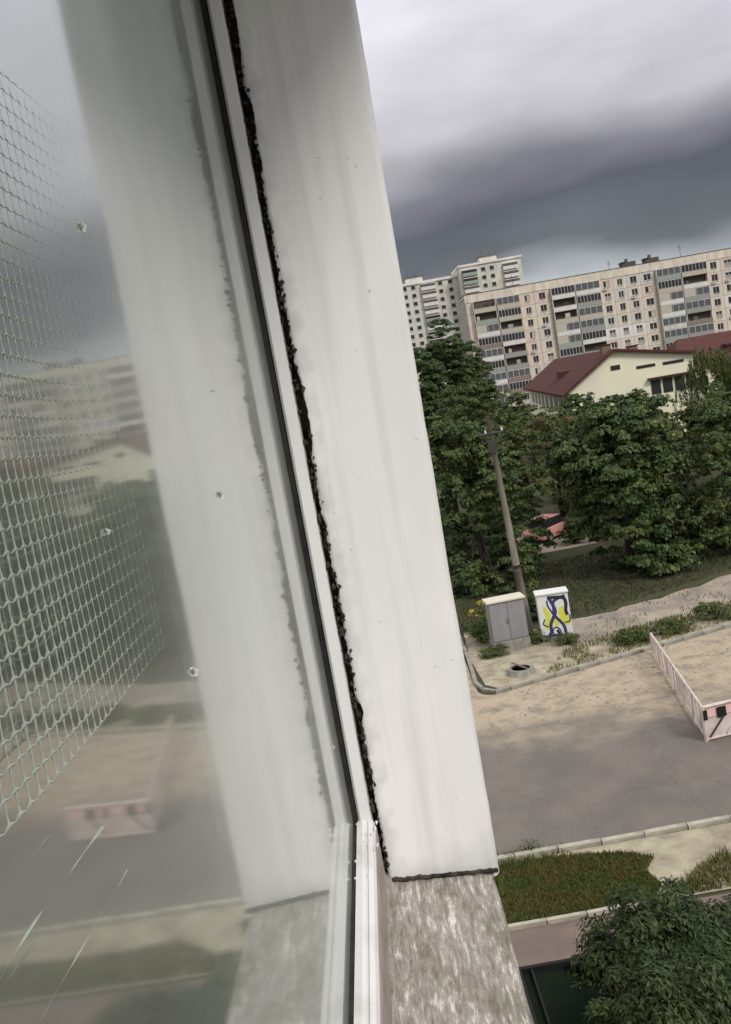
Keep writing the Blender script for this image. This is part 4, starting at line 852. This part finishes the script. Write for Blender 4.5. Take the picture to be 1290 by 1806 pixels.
patch([(-.1, .78), (.03, .98), (.14, .74), (.02, .5)], 'art_yellow', -.3026)
ribbon([(-.12, 1.75), (-.02, 1.5), (.05, 1.2), (-.08, .95), (-.2, .7), (-.22, .4), (-.35, .22)], .13, 'art_blue', -.3045)
ribbon([(.5, 1.8), (.2, 1.72), (.02, 1.6), (.0, 1.35), (.0, 1.05), (.16, .82), (.3, .6), (.34, .3), (.3, .18)], .12, 'art_blue', -.3055)
ribbon([(-.2, 1.8), (.1, 1.78), (.42, 1.72), (.5, 1.5), (.46, 1.2), (.5, 1.0)], .13, 'art_navy', -.3065)
ribbon([(-.22, 1.7), (-.22, 1.5), (-.12, 1.25), (-.02, 1.05)], .06, 'art_navy', -.3075)
ribbon([(.02, .46), (.08, .3), (.1, .18)], .1, 'art_navy', -.3085)
ribbon([(-.08, .2), (-.16, .4), (-.06, .56), (.1, .5), (.2, .2)], .05, 'art_navy', -.3095)
ribbon([(-.4, .95), (-.48, .75), (-.3, .62)], .05, 'art_navy', -.3095)
ribbon([(.58, 1.0), (.56, .75), (.36, .72)], .05, 'art_navy', -.3095)
ribbon([(-.45, .2), (-.1, .24), (.2, .2)], .12, 'art_blue', -.3035)

mh = thing('manhole', 'raised concrete manhole ring with its lid askew on the island', 'manhole', (4.6, 32.0, 0))
b = MB(); n = 28
for i in range(n):
    a0, a1 = 2*PI*i/n, 2*PI*(i+1)/n; c0, s0, c1, s1 = math.cos(a0), math.sin(a0), math.cos(a1), math.sin(a1)
    b.face([(.55*c0, .5*s0, 0), (.55*c1, .5*s1, 0), (.46*c1, .42*s1, .2), (.46*c0, .42*s0, .2)], 'concrete'); b.face([(.46*c0, .42*s0, .2), (.46*c1, .42*s1, .2), (.34*c1, .31*s1, .2), (.34*c0, .31*s0, .2)], 'concrete')
    b.face([(.34*c0, .31*s0, .2), (.34*c1, .31*s1, .2), (.34*c1, .31*s1, -.01), (.34*c0, .31*s0, -.01)], 'black')
b.face([(.34*math.cos(2*PI*i/n), .31*math.sin(2*PI*i/n), .01) for i in range(n)], 'black'); b.build('ring', mh)
b = MB(); b.tube([(.0, .12, .215), (.02, .13, .25)], [.36, .36], 'path', 24); o = b.build('lid', mh); o.rotation_euler.x = R(4)

# low slatted barrier
bf = thing('slatted_barrier', 'low white and pinkish slatted metal barrier enclosing a yard corner', 'barrier')
P0, P1, P2 = Vector((9.35, 31.6, 0)), Vector((8.15, 23.75, 0)), Vector((10.6, 24.1, 0))
H0, H1 = .75, .98
def bar(a, c, wd, mt, nm):
    b = MB(); b.tube([a, c], wd, mt, 6); b.build(nm, bf)
def up(v, h): return v+Vector((0, 0, h))
L1 = (P1-P0).length; d1 = (P1-P0)/L1; nrm1 = Vector((d1.y, -d1.x, 0))
bar(up(P0, H0), up(P1, H1), .045, 'fence_w', 'top_rail'); bar(up(P0, .12), up(P1, .12), .03, 'fence_w', 'bottom_rail')
for i in range(7):
    t = i/6; p = P0.lerp(P1, t); bar(up(p, -.05), up(p, H0+(H1-H0)*t+.02), .045, 'fence_w', 'post')
n = 34
sm_ = bx_mesh(lambda b: b.box((-.012, -.05, 0), (.012, .05, 1), 'fence_w'), 'slat')
for i in range(n):
    t = (i+.5)/n; p = P0.lerp(P1, t); o = put('slat', sm_, bf, up(p, .13), math.atan2(d1.y, d1.x)-PI/2+random.uniform(-.5, .5)); o.scale.z = (H0+(H1-H0)*t)-.16; o.rotation_euler.x = random.uniform(-.12, .12)
L2 = (P2-P1).length; d2 = (P2-P1)/L2; a2 = math.atan2(d2.y, d2.x)
# front face: framed sheets with diagonal braces
bar(up(P1, H1), up(P2, H1), .05, 'fence_w', 'top_rail'); bar(up(P1, .06), up(P2, .06), .045, 'fence_w', 'bottom_rail')
for i in range(3): p = P1.lerp(P2, i/2); bar(up(p, -.05), up(p, H1+.03), .05, 'fence_w', 'post')
for i in range(2):
    p = P1.lerp(P2, i/2+.02); q = P1.lerp(P2, (i+1)/2-.02)
    b = MB(); nn = Vector((d2.y, -d2.x, 0))*.0; off = Vector((-d2.y, d2.x, 0))*.03
    b.hexa([up(p, .1), up(q, .1), up(q, .1)+off, up(p, .1)+off, up(p, .62), up(q, .62), up(q, .62)+off, up(p, .62)+off], 'fence_w'); b.build('sheet_panel', bf)
    b = MB(); b.hexa([up(p, .66), up(q, .66), up(q, .66)+off, up(p, .66)+off, up(p, .92), up(q, .92), up(q, .92)+off, up(p, .92)+off], 'fence_r'); b.build('red_board', bf)
    f = -Vector((-d2.y, d2.x, 0))*.05
    bar(up(p.lerp(q, .05), .12)+f, up(p.lerp(q, .45), .62)+f, .025, 'steel', 'brace'); bar(up(p.lerp(q, .5), .12)+f, up(p.lerp(q, .95), .62)+f, .025, 'fence_w', 'brace')
    for xa, xb in ((-.13, .13), (-.55, -.43)):
        b = MB(); b.box((xa, -.05, 0), (xb, -.02, .28), 'black'); o = b.build('dark_plate', bf, loc=up(p.lerp(q, .42), .62)); o.rotation_euler.z = a2

# salmon car in the park clearing
def car(label, loc, rz):
    t = thing('parked_car', label, 'car', loc, rz)
    b = MB(); secs = [(-2.05, .32, .62, .72), (-1.95, .25, .80, .80), (-1.2, .22, .92, .84), (-.2, .22, .95, .85), (1.0, .22, .93, .85), (1.85, .25, .88, .82), (2.05, .35, .70, .74)]
    ring = lambda x, z0, z1, w_: [(x, -w_*.95, z0), (x, -w_, (z0+z1)*.5), (x, -w_*.93, z1), (x, w_*.93, z1), (x, w_, (z0+z1)*.5), (x, w_*.95, z0)]
    V = []; [V.extend(ring(*s)) for s in secs]; F = [(k*6+j, k*6+(j+1) % 6, (k+1)*6+(j+1) % 6, (k+1)*6+j) for k in range(len(secs)-1) for j in range(6)]+[tuple(reversed(range(6))), tuple((len(secs)-1)*6+j for j in range(6))]
    b.v = V; b.f = F; b.mi = [b.m('car_red')]*len(F); bevel(b.build('body', t, True), .05)
    b = MB(); b.hexa([(-1.0, -.76, .93), (1.5, -.76, .93), (1.5, .76, .93), (-1.0, .76, .93), (-.35, -.6, 1.4), (1.1, -.6, 1.4), (1.1, .6, 1.4), (-.35, .6, 1.4)], 'car_glass'); b.build('cabin_glass', t)
    b = MB(); b.box((-.38, -.62, 1.401), (1.14, .62, 1.46), 'car_red'); bevel(b.build('roof', t), .03)
    for s in (-1, 1):
        for x in (-1.25, 1.3):
            b = MB(); b.tube([(x, s*.68, .31), (x, s*.86, .31)], .31, 'black', 16); w_ = b.build('wheel', t)
            b = MB(); b.tube([(x, s*.85, .31), (x, s*.87, .31)], .18, 'rimm', 12); b.build('rim', w_)
        b = MB(); b.box((-2.06, s*.62-.12, .55), (-1.98, s*.62+.12, .68), 'white'); b.build('headlight', t)
        b = MB(); b.tube([(-.55, s*.84, .95), (-.55, s*1.0, 1.0)], [.05, .07], 'car_red', 6); b.build('mirror', t)
    return t
car('salmon-coloured parked car glimpsed between the trees behind the pole', (11.3, 56.5, 0), R(225))
# weathered stump at the reveal's edge and shed below
st = thing('stone_bollard', 'rough grey stone post peeping out at the edge of the reveal', 'bollard', (3.85, 46.9, 0))
b = MB(); b.tube([(0, 0, -.05), (.02, 0, .5), (-.03, 0, .9), (.03, .02, 1.15), (0, 0, 1.45), (.0, 0, 1.55)], [.42, .38, .40, .3, .28, .12], 'concrete', 9); b.build('post', st, True)
b = MB(); b.box((-.36, -.44, .75), (.35, -.2, .86), 'panel_white'); b.build('ledge', st)
sd_ = thing('green_shed', 'dark green roofed shed with black trim below the window, behind near trees', 'shed', (1.0, 8.0, 0))
b = MB(); b.box((0.05, 0.05, 0), (.95, 3.2, 2.75), 'green_roof'); b.build('wall', sd_)
b = MB(); b.hexa([(0, 0, 2.76), (1.0, 0, 2.76), (1.0, 3.3, 2.76), (0, 3.3, 2.76), (.0, 0, 2.98), (1.0, 0, 2.93), (1.0, 3.3, 2.93), (0, 3.3, 2.98)], 'green_roof'); b.build('roof', sd_)
b = MB(); b.box((-.06, -.06, 2.74), (-.003, 3.36, 3.04), 'black'); b.box((-.003+.0, 3.303, 2.74), (1.03, 3.36, 3.04), 'black'); b.box((.12, .0, 3.0), (.15, 3.3, 3.03), 'black'); b.build('trim', sd_)
